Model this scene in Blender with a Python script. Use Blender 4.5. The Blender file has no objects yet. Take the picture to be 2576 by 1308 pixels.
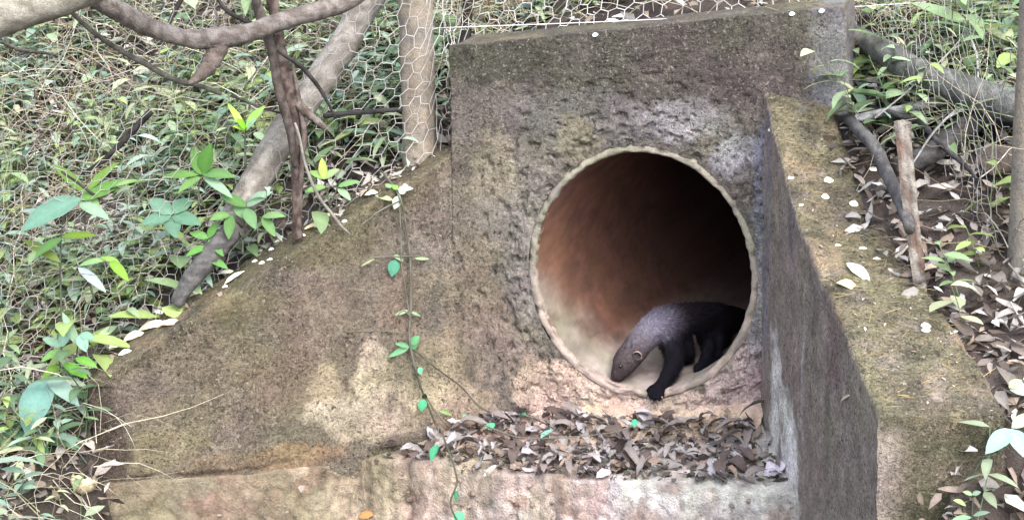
import bpy, bmesh, math, random
from mathutils import Vector, Matrix, noise, geometry
from mathutils.bvhtree import BVHTree
random.seed(7)
R = random.random
def uni(a, b): return a + (b - a) * R()
V = Vector
C = bpy.context.scene.collection
scene = bpy.context.scene

# ------------------------------------------------------------------ camera, sky, sun, exposure
HF, PITCH, ROLL, ZC = math.radians(35), math.radians(15), math.radians(1.6), 1.85
FPX = 1288 / math.tan(HF / 2)
EYE = V((0, 0, ZC))
UP0 = V((0, math.sin(PITCH), math.cos(PITCH))); FWD = V((0, math.cos(PITCH), -math.sin(PITCH))); RT0 = V((1, 0, 0))
cr, sr = math.cos(ROLL), math.sin(ROLL)
RT = RT0 * cr - UP0 * sr; UP = RT0 * sr + UP0 * cr
cam = bpy.data.cameras.new('camera'); co = bpy.data.objects.new('camera', cam); C.objects.link(co)
co.matrix_world = Matrix(((RT.x, UP.x, -FWD.x, 0), (RT.y, UP.y, -FWD.y, 0), (RT.z, UP.z, -FWD.z, ZC), (0, 0, 0, 1)))
cam.sensor_width = 36; cam.angle = HF; cam.clip_end = 300; cam.clip_start = 0.05
scene.camera = co
scene.view_settings.view_transform = 'Standard'; scene.view_settings.look = 'None'
scene.view_settings.exposure = 2.3; scene.view_settings.gamma = 1
SUN_EL, SUN_AZ = math.radians(50), math.radians(150)      # azimuth from +Y towards +X: soft light from the front right
w = bpy.data.worlds.new('World'); scene.world = w; w.use_nodes = True
nt = w.node_tree; nt.nodes.clear()
sky = nt.nodes.new('ShaderNodeTexSky'); sky.sky_type = 'NISHITA'; sky.sun_disc = False
sky.sun_elevation = SUN_EL; sky.sun_rotation = SUN_AZ; sky.dust_density = 3.0; sky.air_density = 1.0
hs = nt.nodes.new('ShaderNodeHueSaturation'); hs.inputs['Saturation'].default_value = 0.55
bg = nt.nodes.new('ShaderNodeBackground'); bg.inputs[1].default_value = 0.15
wo = nt.nodes.new('ShaderNodeOutputWorld')
nt.links.new(sky.outputs[0], hs.inputs['Color']); nt.links.new(hs.outputs[0], bg.inputs[0]); nt.links.new(bg.outputs[0], wo.inputs[0])
sl = bpy.data.lights.new('sun', 'SUN'); sl.energy = 0.55; sl.angle = math.radians(60); sl.color = (1, .98, .95)
so = bpy.data.objects.new('sun', sl); C.objects.link(so)
sd = V((math.sin(SUN_AZ) * math.cos(SUN_EL), math.cos(SUN_AZ) * math.cos(SUN_EL), math.sin(SUN_EL)))
so.rotation_euler = sd.to_track_quat('Z', 'Y').to_euler()

# ------------------------------------------------------------------ helpers
def lin(r, g, b):
    f = lambda c: (c / 255 / 12.92) if c / 255 <= .04045 else ((c / 255 + .055) / 1.055) ** 2.4
    return V((f(r), f(g), f(b)))
def ray(u, v):            # direction seen at photo position (u, v), photo taken as 2576 wide
    return FWD + RT * ((u - 1288) / FPX) - UP * ((v - 654) / FPX)
def onplane(u, v, p, n):
    r = ray(u, v); return EYE + r * ((p - EYE).dot(n) / r.dot(n))
def smooth(a, b, x):
    t = min(1, max(0, (x - a) / (b - a))); return t * t * (3 - 2 * t)
def nz(p, s): return noise.noise(p * s)
def fbm(p, s, o=4): return noise.fractal(p * s, 1.0, 2.0, o)
def disp(p, a=1.0):
    return (noise.noise_vector(p * 9) * .005 + noise.noise_vector(p * 40) * .0018 + noise.noise_vector(p * 95) * .0022) * a
def lerp(a, b, t): return a + (b - a) * t
def tag(o, label=None, cat=None, group=None, kind=None):
    if label: o['label'] = label
    if cat: o['category'] = cat
    if group: o['group'] = group
    if kind: o['kind'] = kind
    return o
def obj(name, verts, faces, mat=None, parent=None, cols=None, smooth_=True, loc=None):
    me = bpy.data.meshes.new(name); me.from_pydata([tuple(v) for v in verts], [], faces)
    if cols is not None:
        ca = me.color_attributes.new('Col', 'FLOAT_COLOR', 'POINT')
        flat = []
        for c in cols: flat.extend((c[0], c[1], c[2], 1.0))
        ca.data.foreach_set('color', flat)
    if smooth_: me.polygons.foreach_set('use_smooth', [True] * len(me.polygons))
    if mat: me.materials.append(mat)
    me.update()
    o = bpy.data.objects.new(name, me); C.objects.link(o)
    if loc is not None: o.location = loc
    if parent: o.parent = parent
    return o
def empty(name, loc=(0, 0, 0)):
    o = bpy.data.objects.new(name, None); C.objects.link(o); o.location = loc; o.empty_display_size = .1
    return o

class MB:                 # a bag of verts / faces / colours that becomes one mesh
    def __init__(s): s.v, s.f, s.c = [], [], []
    def add(s, vs, fs, col):
        b = len(s.v); s.v.extend(vs); s.f.extend([tuple(i + b for i in f) for f in fs])
        if isinstance(col, list): s.c.extend(col)
        else: s.c.extend([col] * len(vs))
    def grid(s, rows, colfn, flip=False):
        b = len(s.v); n = len(rows[0])
        for r in rows:
            for p in r: s.v.append(p); s.c.append(colfn(p))
        for i in range(len(rows) - 1):
            for j in range(n - 1):
                q = (b + i * n + j, b + i * n + j + 1, b + (i + 1) * n + j + 1, b + (i + 1) * n + j)
                s.f.append(q[::-1] if flip else q)
    def build(s, name, mat, parent=None, smooth_=True, origin=None):
        v = s.v
        if origin is not None: v = [p - origin for p in v]
        return obj(name, v, s.f, mat, parent, s.c, smooth_, origin)

def catmull(pts, n):
    out = []; P = [V(p) for p in pts]
    if len(P) < 3:
        return [P[0].lerp(P[-1], k / n) for k in range(n + 1)]
    P = [P[0] * 2 - P[1]] + P + [P[-1] * 2 - P[-2]]
    for i in range(1, len(P) - 2):
        for k in range(n):
            t = k / n
            a, b, c, d = P[i - 1], P[i], P[i + 1], P[i + 2]
            out.append(.5 * ((2 * b) + (c - a) * t + (2 * a - 5 * b + 4 * c - d) * t * t + (3 * b - a - 3 * c + d) * t ** 3))
    out.append(P[-2]); return out
def tube(mb, pts, rads, col, seg=8, rough=0.0, cap=True):
    n = len(pts); rings = []
    t0 = (pts[1] - pts[0]).normalized(); ref = V((0, 0, 1)) if abs(t0.z) < .9 else V((1, 0, 0))
    x = t0.cross(ref).normalized()
    base = len(mb.v)
    for i, p in enumerate(pts):
        t = (pts[min(i + 1, n - 1)] - pts[max(i - 1, 0)])
        if t.length < 1e-9: t = t0
        t.normalize()
        x = (x - t * x.dot(t)); x = x.normalized() if x.length > 1e-6 else t.orthogonal().normalized()
        y = t.cross(x)
        for k in range(seg):
            a = 2 * math.pi * k / seg
            d = x * math.cos(a) + y * math.sin(a)
            q = p + d * rads[i]
            if rough:
                q = q + d * rads[i] * rough * (nz(q, 1.2 / rads[i]) + .6 * nz(V((a * 2, i * .02, 3)), 2.2))
            mb.v.append(q); mb.c.append(col(q) if callable(col) else col)
    for i in range(n - 1):
        for k in range(seg):
            a = base + i * seg + k; b = base + i * seg + (k + 1) % seg
            mb.f.append((a, b, b + seg, a + seg))
    if cap:
        mb.f.append(tuple(base + k for k in range(seg))[::-1]); mb.f.append(tuple(base + (n - 1) * seg + k for k in range(seg)))
def interp(rads, n):
    m = len(rads); out = []
    for i in range(n):
        t = i / (n - 1) * (m - 1); k = min(int(t), m - 2); out.append(lerp(rads[k], rads[k + 1], t - k))
    return out

# ------------------------------------------------------------------ materials
def mat(name, rough=.9, detail=0.25, scales=(60, 220), bump=0.3, bdist=.004, trans=0.0, spec=.2, speck=None):
    m = bpy.data.materials.new(name); m.use_nodes = True; t = m.node_tree; N = t.nodes; L = t.links
    b = N['Principled BSDF']; b.inputs['Roughness'].default_value = rough
    b.inputs['Specular IOR Level'].default_value = spec
    at = N.new('ShaderNodeAttribute'); at.attribute_name = 'Col'
    geo = N.new('ShaderNodeNewGeometry')
    def noi(sc, det=4):
        n = N.new('ShaderNodeTexNoise'); n.inputs['Scale'].default_value = sc; n.inputs['Detail'].default_value = det
        n.inputs['Roughness'].default_value = .65
        L.new(geo.outputs['Position'], n.inputs['Vector']); return n
    n1, n2 = noi(scales[0]), noi(scales[1], 3)
    add = N.new('ShaderNodeMath'); add.operation = 'ADD'; L.new(n1.outputs[0], add.inputs[0]); L.new(n2.outputs[0], add.inputs[1])
    mr = N.new('ShaderNodeMapRange'); mr.inputs[1].default_value = .7; mr.inputs[2].default_value = 1.3
    mr.inputs[3].default_value = 1 - detail; mr.inputs[4].default_value = 1 + detail
    L.new(add.outputs[0], mr.inputs[0])
    mul = N.new('ShaderNodeVectorMath'); mul.operation = 'SCALE'
    L.new(at.outputs['Color'], mul.inputs[0]); L.new(mr.outputs[0], mul.inputs['Scale'])
    col = mul.outputs[0]
    hsrc = add.outputs[0]
    if speck:          # pale lichen flecks and dark pits as they sit on weathered concrete
        pale, dark = speck
        for (sc, thr, colr, inv) in ((75, .63, pale, 0), (140, .64, pale, 0), (60, .64, dark, 1), (125, .63, dark, 1)):
            n3 = noi(sc, 5)
            if inv:
                n3.inputs['Detail'].default_value = 6
                mp = N.new('ShaderNodeVectorMath'); mp.operation = 'ADD'; mp.inputs[1].default_value = (7.3, 2.1, 4.4)
                L.new(geo.outputs['Position'], mp.inputs[0]); L.new(mp.outputs[0], n3.inputs['Vector'])
            r = N.new('ShaderNodeMapRange'); r.inputs[1].default_value = thr - .05; r.inputs[2].default_value = thr + .03
            r.inputs[3].default_value = 0; r.inputs[4].default_value = .75
            L.new(n3.outputs[0], r.inputs[0])
            n4 = noi(4.5, 4); r4 = N.new('ShaderNodeMapRange'); r4.inputs[1].default_value = .40; r4.inputs[2].default_value = .58; r4.inputs[3].default_value = .32; r4.inputs[4].default_value = 1
            mp4 = N.new('ShaderNodeVectorMath'); mp4.operation = 'ADD'; mp4.inputs[1].default_value = (sc * .13, sc * .07, 3)
            L.new(geo.outputs['Position'], mp4.inputs[0]); L.new(mp4.outputs[0], n4.inputs['Vector']); L.new(n4.outputs[0], r4.inputs[0])
            rm_ = N.new('ShaderNodeMath'); rm_.operation = 'MULTIPLY'; L.new(r.outputs[0], rm_.inputs[0]); L.new(r4.outputs[0], rm_.inputs[1]); r = rm_
            mx = N.new('ShaderNodeMix'); mx.data_type = 'RGBA'; mx.inputs[7].default_value = (*colr, 1)
            L.new(r.outputs[0], mx.inputs[0]); L.new(col, mx.inputs[6]); col = mx.outputs[2]
            if inv:
                sb = N.new('ShaderNodeMath'); sb.operation = 'SUBTRACT'
                L.new(hsrc, sb.inputs[0]); L.new(r.outputs[0], sb.inputs[1]); hsrc = sb.outputs[0]
    L.new(col, b.inputs['Base Color'])
    if bump:
        bp = N.new('ShaderNodeBump'); bp.inputs['Strength'].default_value = bump; bp.inputs['Distance'].default_value = bdist
        L.new(hsrc, bp.inputs['Height']); L.new(bp.outputs[0], b.inputs['Normal'])
    if trans:
        tr = N.new('ShaderNodeBsdfTranslucent'); L.new(col, tr.inputs['Color'])
        ms = N.new('ShaderNodeMixShader'); ms.inputs[0].default_value = trans
        L.new(b.outputs[0], ms.inputs[1]); L.new(tr.outputs[0], ms.inputs[2]); L.new(ms.outputs[0], N['Material Output'].inputs['Surface'])
    return m
M_wall = mat('weathered_concrete', 1.0, .58, (90, 260), 1.0, .008, speck=(lin(158, 148, 134), lin(52, 45, 42)))
M_pipe = mat('pipe_concrete', .9, .12, (40, 150), .3, .004)
M_rim = mat('rim_concrete', .95, .2, (45, 170), .6, .008)
M_moss = mat('moss', 1.0, .35, (70, 260), .9, .012)
M_soil = mat('soil', 1.0, .3, (40, 150), .9, .012)
M_bark = mat('bark', .95, .35, (60, 220), .8, .006)
M_leaf = mat('green_leaf', .6, .12, (30, 110), .15, .002, trans=.4, spec=.25)
M_dry = mat('dry_leaf_material', .75, .22, (40, 140), .3, .003, trans=.15)
M_petal = mat('petal_material', .7, .06, (60, 200), .2, .002, trans=.2)
M_fur = mat('fur_material', .85, .3, (90, 350), .5, .003, spec=.08)
M_wire = mat('galvanised_wire', .5, .1, (40, 200), 0, spec=.5)
M_eye = mat('eye_material', .15, 0, bump=0, spec=.6)

# ------------------------------------------------------------------ plan of the culvert
YAW, SKEW = math.radians(18), math.radians(28)
CEN = EYE + ray(1612, 690).normalized() * 5.26
HN = V((-math.sin(YAW), -math.cos(YAW), 0)); HT = V((math.cos(YAW), -math.sin(YAW), 0)); Z = V((0, 0, 1))
AX = V((math.sin(SKEW), math.cos(SKEW), 0))             # the pipe runs back to the right of the wall's normal
def H(u, v): return onplane(u, v, CEN, HN)
def ht(p): return (p - CEN).dot(HT)
HL = H(1140, 700); HL.z = 0
HR_in = H(1917, 700); HR_in.z = 0
LD = V((-.93, -.37, 0)).normalized(); LN = V((LD.y, -LD.x, 0)); LN = LN if LN.dot(V((0, -1, 0))) > 0 else -LN
RD = V((.035, -1, 0)).normalized(); RN = V((-1, -.035, 0)).normalized()
def Lp(u, v): return onplane(u, v, HL, LN)
def Rp(u, v): return onplane(u, v, HR_in, RN)
ZL = H(1600, 1050).z                                     # level of the leafy ledge
culvert = empty('culvert', (CEN.x, CEN.y, ZL))
tag(culvert, 'weathered mossy concrete culvert with a round pipe mouth and two sloping wing walls', 'culvert')
def part(mb, name, m): 
    o = mb.build(name, m, None); o.parent = culvert; o.matrix_parent_inverse = Matrix.Translation(-culvert.location); return o

# stains: (u, v, half width, half height in photo px, colour, strength), laid on the wall plane they belong to
PX = .00131
def stain_set(proj, tangent, lst):
    out = []
    for (u, v, a, b, col, k) in lst:
        c = proj(u, v); out.append((c, tangent, a * PX, b * PX, lin(*col), k))
    return out
def stained(p, base, st):
    c = base.copy()
    w1 = fbm(p, 7, 4) * .45
    for (q, t, a, b, col, k) in st:
        d = p - q; dx = d.dot(t) / a; dz = d.z / b
        if abs(dx) > 2 or abs(dz) > 2: continue
        r = math.sqrt(dx * dx + dz * dz) + w1 + .25 * nz(p, 30)
        f = k * (1 - smooth(.6, 1.15, r))
        if f > 0: c = c.lerp(col, f)
    return c
ST_H = stain_set(H, HT, [
    (1600, 120, 560, 140, (76, 70, 62), .8), (1250, 150, 130, 60, (74, 74, 58), .6), (1700, 210, 260, 110, (80, 72, 66), .6),
    (2090, 150, 55, 170, (124, 120, 124), .9), (2110, 240, 40, 60, (140, 138, 146), .7),
    (1450, 300, 200, 90, (112, 104, 106), .6), (1760, 300, 120, 60, (142, 136, 138), .7), (1840, 390, 70, 70, (150, 148, 154), .7),
    (1850, 200, 140, 110, (82, 72, 68), .6), (1330, 420, 90, 90, (128, 118, 108), .6),
    (1450, 350, 60, 60, (130, 118, 92), .7), (1240, 440, 70, 130, (150, 138, 110), .7), (1320, 640, 60, 170, (134, 124, 118), .8), (1190, 610, 100, 60, (146, 132, 104), .75),
    (1250, 560, 70, 70, (128, 120, 110), .8), (1300, 720, 60, 120, (126, 114, 112), .6),
    (1190, 780, 110, 150, (150, 126, 100), .7), (1250, 900, 140, 120, (150, 128, 112), .7),
    (1400, 980, 220, 80, (198, 165, 140), .95), (1700, 1030, 330, 70, (206, 172, 152), .95), (1860, 950, 90, 110, (188, 160, 150), .9),
    (1180, 1030, 150, 80, (184, 158, 122), .9), (1930, 560, 40, 260, (122, 122, 142), .75), (1905, 760, 30, 200, (150, 144, 146), .7),
    (1130, 900, 60, 90, (170, 146, 106), .5),
])
ST_L = stain_set(Lp, LD, [
    (1080, 640, 120, 90, (122, 112, 96), .5), (1000, 470, 160, 90, (104, 96, 62), .8), (830, 620, 160, 60, (98, 88, 58), .7), (600, 780, 170, 60, (100, 92, 60), .7),
    (560, 900, 200, 90, (104, 90, 66), .5), (800, 850, 180, 160, (112, 96, 78), .6), (700, 950, 120, 100, (116, 100, 72), .6),
    (460, 1060, 170, 90, (120, 110, 78), .5), (420, 1130, 120, 60, (136, 124, 82), .5), (270, 1080, 50, 130, (72, 60, 52), .85),
    (940, 950, 48, 150, (180, 162, 132), .85), (850, 1040, 90, 45, (188, 170, 142), .65), (960, 1070, 130, 45, (184, 164, 134), .75), (820, 960, 40, 60, (170, 150, 112), .7),
    (740, 1150, 130, 40, (150, 118, 80), .8), (1060, 930, 90, 160, (150, 132, 106), .6), (1090, 1020, 120, 90, (176, 156, 126), .7),
    (1020, 760, 80, 120, (128, 106, 82), .6), (560, 1170, 160, 40, (118, 98, 66), .6), (1150, 500, 60, 70, (148, 136, 110), .5),
])
ST_R = stain_set(Rp, RD, [
    (1930, 600, 20, 400, (124, 122, 140), .8), (1950, 1060, 70, 230, (224, 214, 212), 1), (1985, 1220, 110, 190, (230, 222, 220), 1),
    (2100, 860, 60, 140, (124, 98, 96), .7), (2150, 1180, 60, 110, (132, 124, 112), .5), (2050, 700, 50, 170, (110, 96, 92), .6), (1990, 560, 30, 200, (120, 108, 112), .6), (2020, 900, 22, 160, (176, 168, 168), .6), (2080, 1080, 30, 140, (112, 104, 88), .6),
])
G_H, G_L, G_R = lin(104, 95, 86), lin(108, 97, 80), lin(140, 124, 112)
def mott(p, c, a=.35):
    k = 1 + a * fbm(p, 16, 4) + .18 * nz(p, 60)
    g = fbm(p + V((5, 9, 2)), 5, 3)
    c = c.lerp(V((c.x * .95, c.y * 1.02, c.z * .88)), smooth(-.1, .6, g)) ; c = c.lerp(V((c.x * 1.05, c.y * .97, c.z * 1.05)), smooth(.1, .7, -g))
    g = (c.x + c.y + c.z) / 3; c = c.lerp(V((g, g, g * 1.02)), .30)
    return c * max(.45, k)
def col_H(p): return mott(p, stained(p, G_H, ST_H))
def col_L(p): return mott(p, stained(p, G_L, ST_L))
def col_R(p): return mott(p, stained(p, G_R, ST_R))
MOSS, MOSS2, MOSS3 = lin(110, 101, 70), lin(138, 116, 82), lin(88, 82, 60)
def col_moss(p):
    c = MOSS.lerp(MOSS2, smooth(.05, .55, fbm(p, 4.5, 3))); c = c.lerp(MOSS3, smooth(.0, .5, fbm(p + V((3, 1, 7)), 9, 3)))
    return mott(p, c, .4)

# left wing
TL = [(1140, 385), (1000, 470), (900, 535), (800, 595), (700, 665), (600, 725), (500, 790), (400, 855), (300, 920), (222, 965)]
TLs = sorted([((Lp(u, v) - HL).dot(LD), Lp(u, v).z) for u, v in TL])
def pl(lst, s):
    if s <= lst[0][0]: return lst[0][1] + (lst[1][1] - lst[0][1]) / (lst[1][0] - lst[0][0]) * (s - lst[0][0])
    for (a, x), (b, y) in zip(lst, lst[1:]):
        if s <= b: return lerp(x, y, (s - a) / (b - a))
    return lst[-1][1]
LLEN = TLs[-1][0]
def topL(s): return pl(TLs, s) + .012 * nz(V((s, 4, 1)), 6)
# --- headwall with the round hole: rings from the hole's edge out to the wall's outline
EA, EB = (ht(H(1884, 690)) - ht(H(1341, 690))) / 2, (H(1612, 390).z - H(1612, 992).z) / 2
EC = H(1612.5, 691)
RIM = .024
def ell(a, r=0):            # a point of the pipe mouth, r metres outside its inner edge
    return EC + HT * (EA + r) * math.cos(a) + Z * (EB + r) * math.sin(a)
OUT = [H(1140, 1130), H(1136, 340), H(1130, 117), H(1400, 90), H(1640, 66), H(1850, 42), H(2124, 14), H(2138, 300), H(2160, 1130)]
OUT = [(ht(p), p.z - CEN.z) for p in OUT]
e0 = (ht(EC), EC.z - CEN.z)
def outer(a):
    d = (math.cos(a), math.sin(a)); best = None
    for i in range(len(OUT)):
        p, q = OUT[i], OUT[(i + 1) % len(OUT)]
        ex, ey = q[0] - p[0], q[1] - p[1]; den = d[0] * ey - d[1] * ex
        if abs(den) < 1e-9: continue
        wx, wy = p[0] - e0[0], p[1] - e0[1]
        t = (wx * ey - wy * ex) / den; s = (wx * d[1] - wy * d[0]) / den
        if t > 0 and -1e-6 <= s <= 1 + 1e-6 and (best is None or t < best): best = t
    return best
angs = [2 * math.pi * k / 420 for k in range(420)] + [math.atan2(y - e0[1], x - e0[0]) % (2 * math.pi) for x, y in OUT]
angs = sorted(set(round(a, 5) for a in angs)); NR = 100
def hw_disp(p, r):
    d = disp(p, .8)
    lump = math.exp(-((r - .05) / .035) ** 2)             # mortar squeezed round the pipe
    d = d - (HN * -1) * 0 + HN * lump * (.006 + .012 * nz(p, 40) + .006 * nz(p, 90))
    pit = smooth(.33, .5, fbm(p, 30, 3)) * smooth(.30, .05, abs(r - .10))
    return d - HN * pit * .010
mb = MB(); n = len(angs); rows = []
for k in range(NR + 1):
    f = (k / NR) ** 1.15; row = []
    for a in angs:
        i0 = ell(a, RIM - .002); o0 = EC + HT * outer(a) * math.cos(a) + Z * outer(a) * math.sin(a)
        p = i0.lerp(o0, f); r = (p - i0).length
        p = p + hw_disp(p, r); row.append(p)
    row.append(row[0].copy()); rows.append(row)
TH = .26
for d in (.02, .06, .12, .19, TH):                         # the wall's edge, back from its face
    row = []
    for a in angs:
        o0 = EC + HT * outer(a) * math.cos(a) + Z * outer(a) * math.sin(a)
        p = o0 - HN * d; row.append(p + disp(p))
    row.append(row[0].copy()); rows.append(row)
zt = H(1600, 66).z
def col_H2(p):
    c = col_H(p)
    dpt = -(p - CEN).dot(HN)
    if dpt < .012 and p.z < topL(0) + .05: c = c.lerp(col_L(p), .55 * smooth(.32, .0, ht(p) - ht(HL) + .08 * fbm(p, 7, 3)))
    if dpt > .012: c = c.lerp(col_moss(p) * .8, .75 * smooth(-.3, .3, fbm(p, 8, 2)))
    return c
mb.grid(rows, col_H2); part(mb, 'headwall', M_wall)

# --- pipe: end ring (a little proud of the wall) and a long bore
mb = MB(); rows = []
A2 = [2 * math.pi * k / 256 for k in range(257)]
RIMC, RIMC2 = lin(142, 132, 114), lin(170, 146, 132)
def chip(a, r):
    q = ell(a, r); ck = smooth(.2, .5, fbm(q, 26, 4)); return q + HN * (.003 * nz(q, 30) - .010 * ck) + disp(q, .5) + (q - EC).normalized() * .004 * nz(q, 45)
for (r, o) in ((RIM + .004, -.03), (RIM + .002, -.006), (RIM - .006, .000), (.013, .001), (.007, .001), (.003, .000), (.0, -.004), (-.003, -.012), (-.003, -.022)):
    rows.append([chip(a % (2 * math.pi), r + (.006 * nz(V((math.cos(a) * 3, math.sin(a) * 3, 2)), 4) if r > .02 else 0)) + HN * o for a in A2])
def col_rim(p):
    t = smooth(.15, -.35, p.z - CEN.z); c = RIMC.lerp(RIMC2, t)
    c = c.lerp(lin(112, 106, 92), smooth(.05, .5, fbm(p, 9, 3)) * .6)
    return mott(p, c, .25)
mb.grid(rows, col_rim); part(mb, 'pipe_end_ring', M_rim)
mb = MB(); rows = []
DEP = [.007] + [.025 * k for k in range(1, 40)] + [1.03, 1.12, 1.25, 1.5, 1.8, 2.2, 2.6, 3, 3.5, 4]
for s in DEP:
    rows.append([ell(a % (2 * math.pi), 0) + AX * s + disp(ell(a % (2 * math.pi)) + AX * s, .25) for a in A2])
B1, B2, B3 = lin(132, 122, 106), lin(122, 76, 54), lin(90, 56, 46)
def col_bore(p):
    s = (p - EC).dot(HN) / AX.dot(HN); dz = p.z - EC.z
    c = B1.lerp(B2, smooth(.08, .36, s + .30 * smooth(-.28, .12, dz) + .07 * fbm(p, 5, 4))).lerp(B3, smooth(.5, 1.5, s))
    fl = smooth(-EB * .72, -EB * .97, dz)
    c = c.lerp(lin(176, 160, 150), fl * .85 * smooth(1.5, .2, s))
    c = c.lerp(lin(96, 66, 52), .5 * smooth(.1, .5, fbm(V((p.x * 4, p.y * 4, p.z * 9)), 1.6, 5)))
    return mott(p, c, .26)
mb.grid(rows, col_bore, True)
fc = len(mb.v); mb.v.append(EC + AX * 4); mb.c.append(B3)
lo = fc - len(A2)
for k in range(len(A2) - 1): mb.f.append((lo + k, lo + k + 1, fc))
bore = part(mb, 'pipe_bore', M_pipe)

# --- wing walls: a section (face, top, back) carried along the wall, and an end cap
def wing(name, p0, d, nf, length, top, zb, thick, colf, step=.0085):
    mb = MB(); ns = int(length / step); rows = []
    def colr(p): 
        return colf(p)
    for i in range(ns + 1):
        s = length * i / ns; zt_ = top(s); th = thick(s); b = p0 + d * s; row = []
        nf_ = 110
        r_ = .016
        for j in range(nf_ + 1):
            z = zb + (zt_ - r_ - zb) * j / nf_; row.append(b + Z * z)
        for k in (30, 60, 90):
            row.append(b + Z * (zt_ - r_ + r_ * math.sin(math.radians(k))) - nf * (r_ - r_ * math.cos(math.radians(k))))
        nt_ = 30
        for j in range(1, nt_ + 1): row.append(b - nf * (r_ + (th - 2 * r_) * j / nt_) + Z * zt_)
        row.append(b - nf * th + Z * (zt_ - r_)); row.append(b - nf * th + Z * (zt_ - .12)); row.append(b - nf * th + Z * (zt_ - .4))
        rows.append([p + disp(p, 1.0 if j_ < 105 else 1.3) for j_, p in enumerate(row)])
    mb.grid(rows, colr)
    rows = []; s = length; th = thick(s); b = p0 + d * s; zt_ = top(s)
    for i in range(41):
        q = b - nf * (th * i / 40); row = []
        for j in range(81):
            p = q + Z * (zb + (zt_ - zb) * j / 80) + d * (.012 * math.sin(math.pi * j / 80) * math.sin(math.pi * i / 40)); row.append(p + disp(p, 1.3))
        rows.append(row)
    mb.grid(rows, colr)
    return mb
WTH = .2
zbl = -.42
CRK = sorted([((Lp(u, v - 10) - HL).dot(LD), Lp(u, v - 10).z) for u, v in ((160, 1225), (300, 1212), (450, 1206), (600, 1192), (700, 1172), (800, 1170), (900, 1150))])
def col_L2(p):
    s = (p - HL).dot(LD); c = col_L(p).lerp(col_H(p),  .45 * smooth(.3, .0, s + .1 * fbm(p, 6, 3))); dz = topL(s) - p.z; back = -(p - HL).dot(LN)
    f = smooth(.10, .0, dz + .05 * fbm(p, 9, 3)) * .7 + (.3 if back > .03 else 0)
    c = c.lerp(col_moss(p) * .74, min(1, f))
    ck = abs(p.z - pl(CRK, s) - .012 * fbm(p, 12, 3)); c = c.lerp(lin(58, 46, 38), .85 * smooth(.012, .003, ck) * smooth(-.35, .1, fbm(p + V((4, 4, 4)), 6, 2)))
    if s > LLEN - .1: c = c.lerp(lin(70, 60, 54), .6 * smooth(.11, .02, LLEN - s))
    return c
mb = wing('wing_wall', HL - LD * .03, LD, LN, LLEN + .03, lambda s: topL(s - .03), zbl, lambda s: WTH, col_L2)
lw = part(mb, 'wing_wall', M_wall); lw['label'] = 'long brown wing wall stepping down from the headwall'
# right wing
TR = [(1945, 322), (1975, 450), (2010, 560), (2060, 690), (2110, 800), (2160, 920), (2212, 1052)]
TRs = sorted([((Rp(u, v) - HR_in).dot(RD), Rp(u, v).z) for u, v in TR])
RLEN = TRs[-1][0]
def topR(s): return pl(TRs, s) + .008 * nz(V((s, 7, 2)), 7)
def thR(s): return lerp(thR0, thR1, smooth(0, 1, max(0, s) / RLEN))
def rthick(u, v, s):       # where the outer edge seen at (u, v) lies, at the height of the top
    b = HR_in + RD * s; q = onplane(u, v, V((0, 0, topR(s))), Z); return (q - b).dot(-RN)
thR0 = max(.2, min(.45, rthick(2140, 300, 0.03))); thR1 = max(.25, min(.55, rthick(2530, 1035, RLEN)))
def col_R2(p):
    s = (p - HR_in).dot(RD); c = col_R(p); dz = topR(min(s, RLEN)) - p.z; back = -(p - HR_in).dot(RN)
    if s > RLEN - .03:
        c = c.lerp(mott(p, lin(102, 91, 70).lerp(lin(82, 79, 54), smooth(-.2, .4, fbm(p, 8, 3)))), smooth(.05, .0, RLEN - s) * smooth(.0, .09, back))
        c = c.lerp(lin(150, 142, 130), .4 * smooth(.06, .02, back) * smooth(.05, .01, RLEN - s) * smooth(-.1, .3, fbm(p, 14, 3)))
    f = smooth(.05, .0, dz + .03 * fbm(p, 14, 3)) if back > .004 else .5 * smooth(.03, 0, dz)
    return c.lerp(col_moss(p), min(1, f))
mb = wing('wing_wall', HR_in - RD * .05, RD, RN, RLEN + .05, lambda s: topR(s - .05), -.6, lambda s: thR(s - .05), col_R2)
rw = part(mb, 'wing_wall', M_wall); rw['label'] = 'steep dark wing wall with a broad moss covered top'
print('LLEN', LLEN, 'RLEN', RLEN, 'th', thR0, thR1, 'topL', topL(0), topL(LLEN), 'topR', topR(0), topR(RLEN), 'ZL', ZL, 'EA/EB', EA, EB)

# --- apron: the ledge between the wings, its broken front edge and the sloping face below
FE = [(160, 1225), (300, 1212), (600, 1196), (760, 1176), (900, 1158), (1100, 1172), (1300, 1196), (1500, 1210), (1700, 1222), (1900, 1236), (2060, 1250)]
LQ = [H(1100, 1080), H(1912, 1052), Lp(900, 1160), Rp(1992, 1238)]
print('ledge', [tuple(round(c, 3) for c in q) for q in LQ])
n1_ = (LQ[1] - LQ[0]).cross(LQ[2] - LQ[0]).normalized(); n2_ = (LQ[3] - LQ[1]).cross(LQ[2] - LQ[1]).normalized()
LGN = (n1_ * (1 if n1_.z > 0 else -1) + n2_ * (1 if n2_.z > 0 else -1)).normalized(); LGC = (LQ[0] + LQ[1] + LQ[2] + LQ[3]) / 4
def ledge_z(x, y): return LGC.z - (LGN.x * (x - LGC.x) + LGN.y * (y - LGC.y)) / LGN.z
FEp = [onplane(u, v, LGC, LGN) for u, v in FE]
WPT = [(Lp(u, v) + LN * .012) for u, v in FE if u <= 800]
FEp = [p for p in FEp if p.x > WPT[-1].x + .05]
fx = sorted([(p.x, p.y) for p in WPT + FEp]); fzz = sorted([(p.x, p.z) for p in WPT] + [(p.x, p.z) for p in FEp])
def front_y(x): return pl(fx, x)
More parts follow.
